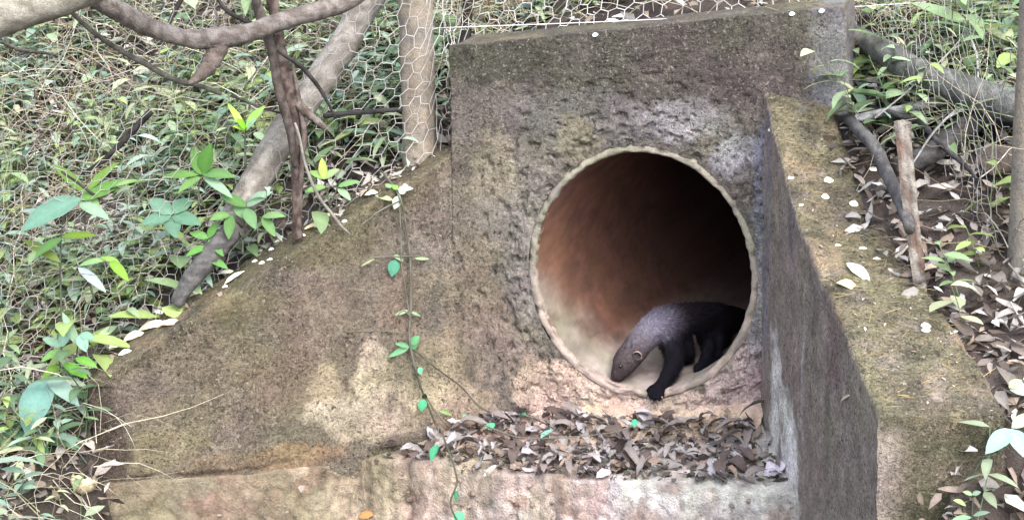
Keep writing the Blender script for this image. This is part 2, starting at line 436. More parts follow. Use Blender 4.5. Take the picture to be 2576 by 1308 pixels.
APC, APC2, APC3, APC4 = lin(160, 142, 116), lin(172, 148, 136), lin(190, 182, 178), lin(120, 108, 84)
def col_apron(p):
    x = p.x; c = APC.lerp(APC2, smooth(-.4, .2, x + .3 * fbm(p, 4, 3)))
    c = c.lerp(APC4, smooth(-.45, -.85, x + .25 * fbm(p, 5, 3)))
    c = c.lerp(APC3, smooth(.25, .6, x + .5 * fbm(p, 5, 3)) * smooth(-.16, -.03, p.z - pl(fzz, p.x)) * .9)
    c = c.lerp(lin(136, 104, 84), smooth(.1, .5, fbm(p + V((2, 2, 2)), 10, 4)) * .6)
    c = c.lerp(lin(200, 186, 178), smooth(.25, .5, fbm(p + V((8, 1, 4)), 13, 4)) * .5 * smooth(-.5, -.1, x))
    c = c.lerp(lin(120, 104, 78), .6 * smooth(-.2, .3, fbm(p + V((1, 6, 1)), 7, 4)) * smooth(-.1, -.6, x))
    vd = noise.voronoi(p * 17)[0]; c = c * lerp(.7, 1.04, smooth(.02, .22, vd[1] - vd[0])) if p.z < pl(fzz, p.x) - .03 else c  # crevices between the stones are shaded in the colour
    return mott(p, c, .35)
mb = MB(); rows = []
NX = 300
for i in range(NX + 1):
    x = lerp(-1.62, .95, i / NX); fy = front_y(x) + (.030 * nz(V((x, 0, 0)), 9) + .016 * nz(V((x, 3, 0)), 34)) * smooth(-.7, -.4, x) + .008 * nz(V((x, 3, 5)), 40); row = []; zl_ = pl(fzz, x)
    for j in range(46): 
        t = 1 - j / 45; y = fy + .85 * t; row.append(V((x, y, zl_ + ledge_z(x, y) - ledge_z(x, fy))))
    for j in range(1, 70):
        t = j / 69; row.append(V((x, fy - .035 * math.sin(t * 1.6) - .30 * t * t - .04 * t, zl_ - .5 * t)))
    rr = []
    for p in row:
        a = 1.2 + 1.5 * smooth(zl_ - .05, zl_ - .12, p.z)
        q = p + disp(p, a); st = max(0, noise.voronoi(p * 17)[0][1] - noise.voronoi(p * 17)[0][0])
        q = q + V((0, -1, .3)) * .012 * min(.6, st) * smooth(zl_ - .02, zl_ - .08, p.z); rr.append(q)
    rows.append(rr)
mb.grid(rows, col_apron); part(mb, 'apron', M_soil)

# --- stones and crumbs of mortar stuck in the apron's broken face (too many to count)
mb = MB()
ICO = bmesh.new(); bmesh.ops.create_icosphere(ICO, subdivisions=2, radius=1.0); IV = [v.co.copy() for v in ICO.verts]; IF = [tuple(v.index for v in f.verts) for f in ICO.faces]; ICO.free()
STN = [lin(176, 150, 138), lin(150, 134, 120), lin(190, 176, 166), lin(120, 100, 86), lin(140, 112, 98), lin(164, 152, 136)]
for _ in range(620):
    x = uni(-1.0, .93); k = R() ** .8; fy = front_y(x); t = .02 + .75 * k; z0 = pl(fzz, x)
    p = V((x, fy - .035 * math.sin(t * 1.6) - .30 * t * t - .04 * t, z0 - .5 * t)) + disp(V((x, fy, z0 - .5 * t)), 1.5)
    r = uni(.003, .010) if R() < .9 else uni(.010, .017); p = p + V((0, .45, -.25)) * r; sq = V((uni(.8, 1.3), uni(.6, 1), uni(.5, .9))); of = V((R() * 50, R() * 50, 0)); c = col_apron(p).lerp(random.choice(STN), .4) * uni(.7, 1.1)
    rot = Matrix.Rotation(R() * 6, 3, 'Z') @ Matrix.Rotation(R() - .5, 3, 'X')
    P = [p + rot @ (V((q.x * sq.x, q.y * sq.y, q.z * sq.z)) * r * (1 + .6 * nz(q + of, 1.1))) for q in IV]
    mb.add(P, IF, c)
o = mb.build('rubble', M_soil); tag(o, kind='stuff')

# --- silt washed out of the pipe mouth, lying against the wall's foot
mb = MB(); rows = []
for i in range(181):
    t = lerp(ht(H(1120, 900)), ht(H(1925, 900)), i / 180); row = []
    b = EC + HT * (t - e0[0])
    hi_ = EC.z - EB + lerp(.0, .05, smooth(.1, .4, t)) + .035 * nz(V((t, 1, 1)), 6) + .012 * nz(V((t, 1, 5)), 25) - .13 * smooth(-.15, -.62, t)
    for j in range(41):
        k = j / 40; z = lerp(hi_ - .01, ledge_z(b.x + HN.x * .16, b.y + HN.y * .16) - .014, k ** .75); out = -.016 + .03 * k + .16 * k ** 1.7 
        p = V((b.x, b.y, z)) + HN * out; row.append(p + disp(p, 1.1))
    rows.append(row)
SI1, SI2 = lin(206, 172, 146), lin(190, 152, 128)
mb.grid(rows, lambda p: mott(p, SI1.lerp(SI2, smooth(-.1, .4, fbm(p, 8, 4))), .22))
silt = mb.build('silt_bank', M_soil); tag(silt, kind='structure')

# ------------------------------------------------------------------ ground: bank behind the walls, ditch in front
LE = HL + LD * LLEN; RE = HR_in + RD * RLEN; HRo = HL + HT * (ht(H(2137, 200)) - ht(HL))
mid = lambda p, n_, d: p - n_ * d
PLN = [LE + V((-6, -.9, 0)), LE + V((-.5, -.05, 0)), LE - LN * .1, HL - LN * .1 + V((0, .03, 0)), HRo - HN * .15 - HT * .12, RE - RN * .16, RE + V((.5, -.5, 0)), RE + V((3, -3.6, 0))]
PH = [-.15, -.08, topL(LLEN) - .10, topL(0) - .06, None, topR(RLEN) - .14, topR(RLEN) - .75, -.9]
PH[4] = topR(0) - .03
def bank_h(p):
    best = None
    for i in range(len(PLN) - 1):
        a, b = PLN[i], PLN[i + 1]; d = b - a; t = max(0, min(1, (p - a).dot(d) / d.dot(d))); q = a + d * t
        dist = (p - q).length
        if best is None or dist < best[0]: best = (dist, i, t)
    dist, i, t = best
    h = lerp(PH[i], PH[i + 1], t)
    if i == 3: h = lerp(PH[3], PH[4], t) + .25 * math.sin(math.pi * t) ** .5 if 0 < t < 1 else h
    return dist, i, h
POLY = [(p.x, p.y) for p in PLN] + [(6, -3), (-9, -3)]
def infront(x, y):
    c = False; j = len(POLY) - 1
    for i in range(len(POLY)):
        xi, yi = POLY[i]; xj, yj = POLY[j]
        if (yi > y) != (yj > y) and x < (xj - xi) * (y - yi) / (yj - yi) + xi: c = not c
        j = i
    return c
def ground_z(x, y):
    p = V((x, y, 0)); dist, i, h = bank_h(p); fr = infront(x, y)
    front = -.62 if x > -1.2 else lerp(-.62, -.2, smooth(-1.15, -1.5, x))
    rough = .03 * fbm(V((x, y, 0)), 2.2, 3)
    if fr:
        if i in (0, 1): return lerp(h, front, smooth(0, .6, dist)) + rough, fr, dist, i
        if i in (5, 6): return lerp(h, -.7, smooth(0, .6, dist)) + rough, fr, dist, i
        return front + rough, fr, dist, i
    rise = .34 * min(dist, 2.2) + .14 * max(0, dist - 2.2)
    if i >= 4: rise *= .75
    return h + rise + rough, fr, dist, i
def axis(lo, hi, step, far):
    a = []; x = lo
    while x <= hi: a.append(x); x += step
    s = step; y = hi
    while y < far: s *= 1.35; y += s; a.append(y)
    s = step; y = lo; pre = []
    while y > -far if lo < 0 else False: s *= 1.35; y -= s; pre.append(y)
    return pre[::-1] + a
xs = axis(-2.6, 2.6, .045, 45); ys = axis(3.0, 8.6, .045, 70); ys = [-40, -20, -10, -4, 0, 1.5, 2.4] + ys
info = {}; vv = []; cc = []
SO1, SO2 = lin(58, 49, 44), lin(88, 76, 68)
for x in xs:
    for y in ys:
        z, fr, dist, i = ground_z(x, y); vv.append(V((x, y, z))); info[len(vv) - 1] = (fr, i)
        cc.append(mott(vv[-1], SO1.lerp(SO2, smooth(-.3, .4, fbm(vv[-1], 3, 3))), .3))
ff = []; ny = len(ys)
for a in range(len(xs) - 1):
    for b in range(ny - 1):
        q = (a * ny + b, (a + 1) * ny + b, (a + 1) * ny + b + 1, a * ny + b + 1)
        fl = [info[k][0] for k in q]
        if any(fl) and not all(fl) and any(info[k][1] in (2, 3, 4) for k in q): continue     # the walls stand in this gap
        ff.append(q)
ground = obj('ground', vv, ff, M_soil, None, cc); tag(ground, kind='structure')

bpy.context.view_layer.update()
# ------------------------------------------------------------------ what lies where: rays onto what is already built
def bvh_of(objs):
    v, f = [], []
    for o in objs:
        b = len(v); mw = o.matrix_world
        v.extend([mw @ x.co for x in o.data.vertices]); f.extend([tuple(i + b for i in p.vertices) for p in o.data.polygons])
    return BVHTree.FromPolygons(v, f)
cparts = {o.name: o for o in culvert.children}
BV = bvh_of(list(culvert.children) + [silt, ground]); BVG = bvh_of([ground]); BVB = bvh_of([bore])
def hit(u, v, bv=None):
    l, n_, i, d = (bv or BV).ray_cast(EYE, ray(u, v).normalized())
    if n_ is not None and n_.dot(ray(u, v)) > 0: n_ = -n_
    return l, n_
def drop(x, y, bv=None):
    l, n_, i, d = (bv or BV).ray_cast(V((x, y, 6)), V((0, 0, -1)))
    if l is None: return None, None
    return l, (n_ if n_.z > 0 else -n_)
def behind(u, v, off):     # a point seen at (u, v) that lies 'off' metres behind the wall plane there
    if u < 1140: return onplane(u, v, HL - LN * off, LN)
    return onplane(u, v, CEN - HN * off, HN)

# ------------------------------------------------------------------ leaves
def leaf_shape(L, W, curl, fold, n=5, prof=.45, twist=0.0, wav=0.0, seed=0):
    """a leaf along +X from the origin, up is +Z"""
    vs, fs = [], []
    x, z, ang = 0, 0, 0
    st = []
    for i in range(n + 1):
        t = i / n; st.append((x, z, ang)); ang -= curl / n; x += L / n * math.cos(ang); z += L / n * math.sin(ang)
    for i, (x, z, a) in enumerate(st):
        t = i / n
        w_ = W * (math.sin(math.pi * t ** (math.log(.5) / math.log(prof))) ** .8 if 0 < t < 1 else .0) / 2 + .02 * W
        tw = twist * t
        up = w_ * math.sin(fold); hw = w_ * math.cos(fold)
        wv = wav * W * math.sin(seed + i * 2.1)
        l = V((x, hw, z + up + wv)); r = V((x, -hw, z + up - wv)); m = V((x, 0, z))
        if twist:
            for q in (l, r):
                dy, dz_ = q.y, q.z - z; q.y = dy * math.cos(tw) - dz_ * math.sin(tw); q.z = z + dy * math.sin(tw) + dz_ * math.cos(tw)
        vs += [l, m, r]
    for i in range(n):
        b = i * 3; fs += [(b, b + 1, b + 4, b + 3), (b + 1, b + 2, b + 5, b + 4)]
    return vs, fs
def frame(d, up):
    x = d.normalized(); y = up.cross(x)
    if y.length < 1e-4: y = x.orthogonal()
    y.normalize(); z = x.cross(y); return Matrix((x, y, z)).transposed()
def add_leaf(mb, pos, d, up, L, W, col, curl=.6, fold=.25, n=4, prof=.42, twist=0, wav=0, tip=None):
    vs, fs = leaf_shape(L, W, curl, fold, n, prof, twist, wav, R() * 6); m = frame(d, up)
    P = [pos + m @ q for q in vs]
    k = []
    for i in range(len(vs)):
        c = col if tip is None else col.lerp(tip, (i // 3) / n)
        if i % 3 == 1: c = c * 1.18
        k.append(c)
    mb.add(P, fs, k)
GREENS = [lin(104, 138, 72), lin(126, 158, 92), lin(150, 178, 118), lin(118, 154, 126), lin(90, 124, 76), lin(146, 172, 64), lin(150, 176, 146), lin(170, 178, 120), lin(136, 152, 110)]
GREENS = [(c * 1.0).lerp(V((.96, 1, 1.04)) * (c.x + c.y + c.z) / 2.7, .34) for c in GREENS]
DRYS = [lin(178, 166, 150), lin(152, 136, 120), lin(196, 184, 168), lin(134, 112, 92), lin(166, 142, 112), lin(112, 94, 82), lin(206, 196, 182)]
DRYS = [c.lerp(V((.95, .97, 1.04)) * (c.x + c.y + c.z) / 3, .4) for c in DRYS]
def rdir(el0=-.2, el1=.8):
    a = uni(0, 2 * math.pi); e = uni(el0, el1); return V((math.cos(a) * math.cos(e), math.sin(a) * math.cos(e), math.sin(e)))

# --- undergrowth on the bank: stems with leaves, dry litter, thin dry vines (nobody could count them)
def bank_point(x0, x1, d0, d1):
    for _ in range(200):
        x = uni(x0, x1); y = uni(2.9, 9.5)
        z, fr, dist, i = ground_z(x, y)
        if fr and not (i in (0, 1, 5, 6) and dist < .9): continue
        if fr is False and not (d0 <= dist <= d1): continue
        return V((x, y, z)), dist, i
    return None
def in_view(p, m=120):
    d = p - EYE; f = d.dot(FWD)
    if f < .5: return None
    u = 1288 + d.dot(RT) / f * FPX; v = 654 - d.dot(UP) / f * FPX
    return (u, v) if -m < u < 2576 + m and -m - 60 < v < 1308 + m else None
def pick(p, cols):
    t = nz(p + V((2, 8, 1)), 1.3) + .9 * (R() - .5)
    if t > .28: return random.choice((cols[3], cols[6], cols[3], cols[8]))
    if t < -.28: return random.choice((cols[5], cols[7], cols[1], cols[2]))
    return random.choice(cols)
def sprig(mb, p, hgt, nl, L, W, cols, lean=.35):
    d = (Z + rdir(-.3, .3) * lean).normalized(); top = p + d * hgt + rdir(-.2, .1) * hgt * .15
    pts = catmull([p, p.lerp(top, .5) + rdir() * hgt * .06, top], 3); col = pick(p, cols)
    tube(mb, pts, interp([.0022, .0012], len(pts)), col * .75, 3, cap=False)
    a = R() * 6
    for k in range(nl):
        t = .25 + .75 * (k + 1) / nl; i = min(len(pts) - 1, int(t * (len(pts) - 1)))
        a += 2.4; e = uni(-.1, .55)
        dd = V((math.cos(a) * math.cos(e), math.sin(a) * math.cos(e), math.sin(e)))
        s = uni(.65, 1.15)
        add_leaf(mb, pts[i], dd, Z + rdir() * .3, L * s, W * s, col * uni(.8, 1.2), uni(.2, 1.1), uni(.05, .4), 4)
under = MB(); litter = MB(); tangle = MB(); grass = MB()
cnt = 0
for _ in range(7600):
    bp = bank_point(-2.6, 2.7, .06, 3.2)
    if not bp: continue
    p, dist, i = bp
    uvp = in_view(p + Z * .1)
    if not uvp or (i == 3 and dist < .42): continue
    right = uvp[0] > 2130
    if uvp[0] > 1140 and not right and R() < .55: continue
    if right and uvp[1] > 330 and R() < .93: continue
    if not right and uvp[1] > 500 and uvp[0] > 250 and R() < .35: continue
    if R() > .12 + smooth(-.32, .22, fbm(p + V((1, 5, 0)), 2.3, 3)): continue
    if uvp[0] < 330 and uvp[1] > 1090 and R() < .75: continue
    k = R(); cnt += 1
    if R() < .035: sprig(under, p, uni(.08, .3), random.randint(3, 6), uni(.13, .2), uni(.05, .08), GREENS, .5); continue
    if k < .62: sprig(under, p, uni(.05, .26), random.randint(4, 8), uni(.05, .09), uni(.016, .032), GREENS)
    elif k < .9: sprig(under, p, uni(.1, .34), random.randint(4, 8), uni(.06, .13), uni(.018, .036), GREENS, .6)
    else: sprig(under, p, uni(.05, .2), random.randint(3, 5), uni(.1, .17), uni(.04, .075), GREENS)
print('sprigs', cnt)
for _ in range(36000):
    bp = bank_point(-2.6, 2.9, .0, 3.2)
    if not bp: continue
    p, dist, i = bp
    uvp = in_view(p)
    if not uvp or (uvp[0] < 2130 and R() < .3) or (i == 3 and R() < .75): continue
    dd = rdir(-.25, .55); s = uni(.03, .085)
    add_leaf(litter, p + Z * uni(.003, .03), dd, Z + rdir() * .7, s, s * uni(.22, .5), random.choice(DRYS) * uni(.35, 1.05), uni(-.8, 1.2), uni(0, .6), 3, wav=.12)
for _ in range(11000):
    bp = bank_point(-2.6, 2.9, .03, 3.0)
    if not bp: continue
    p, dist, i = bp
    if not in_view(p) or (i in (2, 3, 4) and dist < .3) or i >= 5 or p.y < 4: continue
    l = uni(.12, .6); d = rdir(-.1, 1.1); q = p + Z * uni(0, .1)
    pts = [q]
    for k in range(5):
        d = (d + rdir(-1, .8) * .45 - Z * .10).normalized(); q = q + d * l / 5; pts.append(q)
    c = random.choice([lin(190, 180, 158), lin(166, 154, 130), lin(148, 138, 116), lin(150, 160, 120), lin(118, 100, 82), lin(204, 196, 180)]) * uni(.7, 1.05)
    tube(tangle, pts, interp([uni(.0012, .0026), .0008], 6), c, 3, cap=False)
o = under.build('undergrowth', M_leaf); tag(o, kind='stuff')
o = litter.build('leaf_litter', M_dry); tag(o, kind='stuff')
o = tangle.build('dry_vine_tangle', M_bark); tag(o, kind='stuff')
# ------------------------------------------------------------------ chicken wire fence with its round post
def hexwire(mb, path, zfun, height, cell=.062, rad=.0016, col=lin(186, 182, 178)):
    """hexagonal netting along a plan path; zfun(p) is the ground under it"""
    seg = [(path[i], path[i + 1], (path[i + 1] - path[i]).length) for i in range(len(path) - 1)]
    tot = sum(s[2] for s in seg)
    def at(s):
        for a, b, l in seg:
            if s <= l: return a.lerp(b, s / l), (b - a).normalized()
            s -= l
        return seg[-1][1], (seg[-1][1] - seg[-1][0]).normalized()
    wv = lambda p: V((nz(p, 3.1), nz(p + V((9, 0, 0)), 3.1), nz(p + V((0, 9, 0)), 3.1))) * .032 + V((nz(p, 14), nz(p + V((4, 0, 0)), 14), nz(p + V((0, 4, 0)), 14))) * .015
    def pt(s, z):
        p, d = at(max(0, min(tot, s))); q = V((p.x, p.y, zfun(p) + z)); return q + wv(q)
    rows = int(height / (cell * .75)); colsn = int(tot / (cell * .87))
    ed = []
    for r in range(rows):
        for k in range(colsn):
            s = (k + .5 * (r % 2)) * cell * .87; z = r * cell * .75
            b, t = (s, z + cell * .25), (s, z + cell * .75)
            ed.append((b, t)); ed.append((t, (s + cell * .435, z + cell))); ed.append((t, (s - cell * .435, z + cell)))
    for a, b in ed:
        p, q = pt(*a), pt(*b)
        if not in_view(p, 60): continue
        k = .72 if in_view(p, 60)[0] < 880 else .66 if in_view(p, 60)[0] > 2140 else .85 if in_view(p, 60)[0] < 1130 else 1.1
        tube(mb, [p, q], [rad * k, rad * k], col * uni(.7, 1.05) * k, 3, cap=False)
def Hpl(u, off): q = behind(u, 400, off); return V((q.x, q.y, 0))
post_b, _ = hit(1056, 372); post_b = behind(1056, 372, .17)
FP = [Hpl(-250, .24), Hpl(160, .2), Hpl(600, .2), Hpl(1000, .075), Hpl(1090, .08), Hpl(1134, .1)] + [Hpl(1150, .3), Hpl(1640, .3), Hpl(2150, .33)]
PR = hit(2572, 600)[0] - ray(2572, 600).normalized() * .1
FP += [V((PR.x - .05, PR.y + .0, 0))]
fz = []
def fence_z(p):
    d, i, h = bank_h(V((p.x, p.y, 0))); return h + .3 * d
fence = empty('wire_fence', post_b); tag(fence, 'sagging chicken wire fence on a round grey wooden post behind the culvert', 'fence')
mb = MB(); hexwire(mb, FP, lambda p: .86 * 0 + fence_z(p) - .02, 1.15)
for dz in (.10,):          # straight tension wire over the headwall
    a, b = behind(1085, 72, .12), behind(2330, 6, .3)
    tube(mb, catmull([a, a.lerp(b, .5) - Z * .01, b], 6), [.0017] * 13, lin(196, 190, 188), 4)
def fpart(o, parent): o.parent = parent; o.matrix_parent_inverse = Matrix.Translation(-parent.location); return o
fpart(mb.build('wire_netting', M_wire), fence)
mb = MB()
pb, ptp = behind(1058, 420, .16), behind(1043, -60, .16)
ptp = pb + (ptp - pb) * 1.35
pts = [pb.lerp(ptp, k / 40) for k in range(41)]
PC1, PC2 = lin(140, 130, 116), lin(122, 116, 108)
def col_post(p):
    c = PC1.lerp(PC2, smooth(-.3, .3, fbm(V((p.x * 4, p.y * 4, p.z * 14)), 1.0, 3))); c = c.lerp(lin(112, 100, 86), smooth(.15, .5, fbm(V((p.x * 30, p.y * 30, p.z * 3)), 1, 3)) * .6)
    return c
tube(mb, pts, [.0575 + .0025 * nz(p, 9) + .004 * smooth(.1, 0, k / 40) for k, p in enumerate(pts)], col_post, 28, .03)
post = fpart(mb.build('post', M_bark), fence)
mb = MB()                  # bark torn loose at the post's foot
for (u, v, du, dv, L, W, c) in ((1086, 292, 8, 70, .11, .035, (218, 196, 172)), (1078, 330, 20, 45, .07, .03, (166, 116, 92)), (1090, 352, -20, 24, .05, .03, (206, 176, 150)), (1070, 340, -8, 40, .06, .025, (150, 112, 90))):
    p = behind(u, v, .10); q = behind(u + du, v + dv, .085); add_leaf(mb, p, q - p, HN + HT * .4, L, W, lin(*c), -.5, .7, 5, .5, .3)
fpart(mb.build('torn_bark', M_dry), post); bpy.context.view_layer.update()
tb = bpy.data.objects['torn_bark']; tb.matrix_parent_inverse = Matrix.Translation(-fence.location)
mb = MB(); pts = [PR + V((.012, 0, -.15)) , PR + V((.006, 0, 0)), PR + V((0, 0, 1.2))]
pts = catmull(pts, 16); tube(mb, pts, [.042] * len(pts), lambda p: col_post(p) * .9, 20, .05)
o = mb.build('post', M_bark, fence); o.matrix_parent_inverse = Matrix.Translation(-fence.location); o['label'] = 'greyish post cut by the frame edge'

# ------------------------------------------------------------------ wood: branches, trunks, stakes
def bark_col(c1, c2, s=40):
    c1, c2 = lin(*c1), lin(*c2)
    gr = lambda c: c.lerp(V((1, 1, 1)) * (c.x + c.y + c.z) / 3, .55) * .52
    c1, c2 = gr(c1), gr(c2)
    return lambda p: c1.lerp(c2, smooth(-.35, .4, fbm(p, s, 3)))
def limb(name, pts, rpx, c1, c2, label=None, cat=None, parent=None, rough=.12, seg=14, n=8, group=None, px=PX):
    """pts: world points; rpx: half widths in photo px"""
    P = catmull(pts, n); P = [p + V((nz(p, 9), nz(p + V((5, 0, 0)), 9), nz(p + V((0, 5, 0)), 9))) * .006 for p in P]
    mb = MB(); tube(mb, P, [r * px for r in interp(rpx, len(P))], bark_col(c1, c2), seg, rough)
    o = mb.build(name, M_bark, None, True, P[len(P) // 2])
    if label: tag(o, label, cat, group)
    if parent: o.parent = parent; o.matrix_parent_inverse = Matrix.Translation(-parent.location)
    return o
def bh(lst, off): return [behind(u, v, off if len(x) == 0 else x[0]) for (u, v, *x) in lst]
BR = .02
b0 = empty('curved_branch', behind(510, 100, -BR)); tag(b0, 'thick curved grey brown branch dipping across the top with a broken stub', 'branch')
limb('branch', bh([(-60, -420, -.02), (120, -150, -.02), (245, -8, -.02), (320, 40, -.02), (400, 78), (460, 96), (512, 100), (565, 94), (640, 78), (720, 52), (810, 26), (880, 0), (960, -50), (1080, -160)], -BR), [24, 24, 25, 23, 21, 20, 24, 26, 22, 22, 22, 21, 20, 18], (128, 106, 92), (170, 150, 136), parent=b0, rough=.10, seg=18)
limb('broken_stub', bh([(545, 96, -.02), (548, 125, -.02), (530, 158, -.03), (505, 188, -.04), (474, 214, -.05)], -BR), [32, 25, 20, 15, 4], (132, 104, 84), (158, 134, 116), parent=b0, rough=.2, seg=14)
limb('broken_stub', bh([(512, 188, -.04), (526, 184, -.04), (541, 182, -.05)], -BR), [9, 6, 2], (100, 76, 62), (120, 96, 80), parent=b0, rough=.25, seg=8)
limb('tree_limb', bh([(-420, 190), (-150, 95), (30, 28), (200, -30), (420, -120), (700, -260)], -.25), [50, 48, 46, 44, 40, 36], (150, 138, 108), (196, 184, 152), 'pale smooth tree limb slanting across the top corner', 'limb', rough=.06, seg=24)
limb('leaning_pole', bh([(585, 560, .16), (650, 445, .2), (752, 275, .26), (850, 135, .32), (930, 0, .38), (1010, -150, .42)], .3), [34, 38, 38, 37, 36, 34], (146, 130, 108), (196, 182, 160), 'pale leaning pole propped behind the long wing wall', 'pole', rough=.1, seg=20)
limb('fallen_branch', bh([(440, 765), (490, 690), (550, 618), (600, 570)], .12), [15, 24, 28, 22], (100, 96, 92), (136, 130, 126), 'grey weathered branch piece lying low behind the long wing wall', 'branch', rough=.2, seg=14)
s0 = empty('dead_sapling', behind(748, 585, .02)); tag(s0, 'twisted dead reddish brown sapling rooted on the long wing wall', 'sapling')
limb('trunk', bh([(750, 600, .05), (746, 540, .05), (742, 430, .06), (744, 350, .07), (730, 260, .07), (712, 180, .07), (700, 110, .08), (690, 40, .09), (672, -40, .1), (655, -200, .1)], .06), [13, 11, 12, 16, 21, 20, 14, 13, 15, 14], (96, 66, 54), (150, 118, 98), parent=s0, rough=.28, seg=16, n=10)
limb('stem', bh([(742, 420, .04), (728, 330, .035), (705, 240, .04), (686, 150, .05), (665, 70, .06), (645, 0, .06), (630, -150, .06)], .05), [7, 11, 12, 11, 13, 12, 11], (92, 72, 60), (130, 108, 92), parent=s0, rough=.2, seg=10)
limb('stem', bh([(752, 560, .05), (758, 440, .04), (764, 330, .04), (748, 230, .05), (735, 150, .06)], .05), [5, 7, 8, 6, 3], (120, 92, 76), (160, 132, 112), parent=s0, rough=.2, seg=8)
limb('side_limb', bh([(748, 258, .05), (772, 282, .03), (800, 308, .02), (818, 326, .01)], .05), [11, 11, 9, 7], (122, 94, 74), (160, 136, 116), parent=s0, rough=.2, seg=10)
TW = [
    ([(165, 20), (235, 85), (330, 145), (430, 195), (555, 236)], .05, [5, 6, 7, 7, 5], (100, 96, 78), (140, 132, 104), 'long straight olive twig running down to the broken stub'),
    ([(580, 240), (660, 272), (740, 296)], .1, [4, 3, 2], (84, 74, 66), (110, 98, 84), 'short dark twig beyond the tip of the broken stub'),
    ([(700, 130), (760, 172), (810, 230), (845, 300)], -.0, [4, 6, 5, 2], (60, 54, 50), (88, 80, 74), 'thin dark drooping twig across the leaning pole'),
    ([(815, 294), (900, 286), (1010, 276)], .08, [7, 7, 6], (48, 44, 44), (78, 72, 70), 'black horizontal twig reaching the round post'),
    ([(380, 280), (320, 345), (255, 405), (200, 440)], .3, [9, 8, 6, 3], (58, 50, 44), (88, 78, 66), 'short black stick leaning in the undergrowth'),
    ([(470, -20), (440, 30), (408, 100)], .4, [7, 6, 4], (70, 62, 54), (96, 86, 74), 'dark upright twig above the curved branch'),
    ([(540, -10), (575, 30), (640, 65), (665, 80)], .15, [4, 6, 6, 5], (76, 66, 60), (104, 92, 84), 'dark twig slanting into the dead sapling top'),
    ([(540, 110), (545, 40), (500, -20)], .3, [3, 3, 3], (118, 108, 92), (150, 140, 120), 'fine brown stem rising behind the fork'),
    ([(0, 105), (60, 128), (140, 142)], .1, [4, 5, 3], (92, 84, 72), (130, 120, 104), 'thin grey twig poking in under the pale trunk'),
    ([(155, 430), (250, 500), (300, 530)], .2, [3, 4, 2], (80, 72, 62), (108, 98, 84), 'thin brown stick beside the broad leaves'),
    ([(740, 310), (790, 470), (850, 560), (880, 590)], -.02, [3, 4, 4, 2], (160, 146, 124), (190, 176, 156), 'bare pale vine hanging beside the dead sapling'),
    ([(690, 500), (775, 470), (800, 455)], .12, [3, 3, 2], (100, 80, 62), (140, 116, 92), 'short brown stick at the sapling foot'),
]
for pts, off, rp, c1, c2, lab in TW:
    limb('twig', bh([(u, v, off) for u, v in pts], off), rp, c1, c2, lab, 'twig', rough=.15, seg=7)
# right of the headwall
for u_, r_, dx, lab in ((1165, 16, 18, 'thick dark stem behind the low corner of the headwall'), (1390, 9, -24, 'dark stem behind the middle of the headwall top'), (1480, 7, 60, 'slanting dark stem behind the headwall top'), (1735, 12, -14, 'dark brown stem behind the high half of the headwall top'), (1800, 7, 30, 'thin dark stem leaning behind the headwall top')):
    limb('dark_stem', bh([(u_, 200, .55), (u_ + dx * .5, 60, .6), (u_ + dx, -80, .6), (u_ + dx * 1.6, -300, .6)], .6), [r_, r_, r_ * .9, r_ * .8], (52, 44, 44), (84, 74, 70), lab, 'stem', rough=.2, seg=10)
def gh(u, v, lift):        # a point seen at (u, v), a little in front of the bank there
    l, n_, i, d = BVG.ray_cast(EYE, ray(u, v).normalized())
    if l is None or u < 2142: l = behind(u, v, .6)
    return l - ray(u, v).normalized() * lift
RB = [
    ([(2150, 300, .35), (2260, 275, .35), (2380, 255, .35), (2480, 250, .35), (2640, 256, .35)], [9, 11, 13, 15, 16], (140, 136, 138), (206, 202, 204), 'whitish peeling branch lying level below the fallen log', 'branch'),
    ([(2140, 258, .3), (2230, 282, .28), (2310, 305, .25), (2360, 360, .2), (2430, 420, .15), (2455, 450, .12)], [7, 7, 7, 6, 5, 3], (74, 66, 66), (116, 106, 104), 'long dark bent twig dropping past the cut log', 'twig'),
    ([(2250, 420, .32), (2330, 395, .4), (2400, 340, .45), (2480, 300, .5), (2600, 292, .55)], [20, 22, 26, 24, 22], (72, 66, 64), (112, 106, 100), 'thick dark rotten limb below the whitish branch', 'limb'),
    ([(2250, 165, .5), (2330, 110, .45), (2400, 52, .4), (2470, -10, .35)], [9, 10, 11, 10], (72, 66, 68), (112, 104, 104), 'dark branch rising from the fallen log to the top', 'branch'),
    ([(2080, 260, .14), (2165, 330, .12), (2215, 400, .1), (2262, 500, .06), (2290, 580, .02)], [11, 13, 15, 13, 11], (96, 90, 88), (128, 122, 118), 'grey pole lying along the outside of the mossy wing', 'pole'),
    ([(2400, 40, .1), (2440, 90, .1), (2462, 180, .1), (2440, 260, .1), (2380, 300, .1)], [3, 3, 3, 3, 2], (180, 176, 168), (206, 200, 192), 'thin pale vine curving down in front of the fallen log', 'vine'),
    ([(2200, 300, .1), (2330, 190, .1), (2440, 80, .1)], [2, 2, 2], (178, 172, 164), (204, 198, 190), 'straight thin pale stem crossing the fallen log', 'stem'),
    ([(2290, 420, .1), (2380, 300, .1), (2576, 170, .1)], [2, 3, 2], (170, 166, 160), (200, 196, 190), 'long thin pale stem climbing towards the far post', 'stem'),
]
for pts, rp, c1, c2, lab, cat in RB:
    limb(cat if cat != 'limb' else 'dead_limb', [gh(p[0], p[1], .16 + (.35 - p[2]) * .25) for p in pts], rp, c1, c2, lab, cat, rough=.16, seg=12 if max(rp) > 6 else 6)
limb('fallen_log', [gh(u, v, .24) for u, v in [(2060, 50), (2145, 92), (2250, 150), (2360, 205), (2480, 245), (2620, 285), (2800, 330)]], [26, 28, 30, 33, 36, 38, 38], (104, 108, 92), (158, 158, 144), 'mossy grey fallen log slanting down beside the headwall', 'log', rough=.1, seg=18)
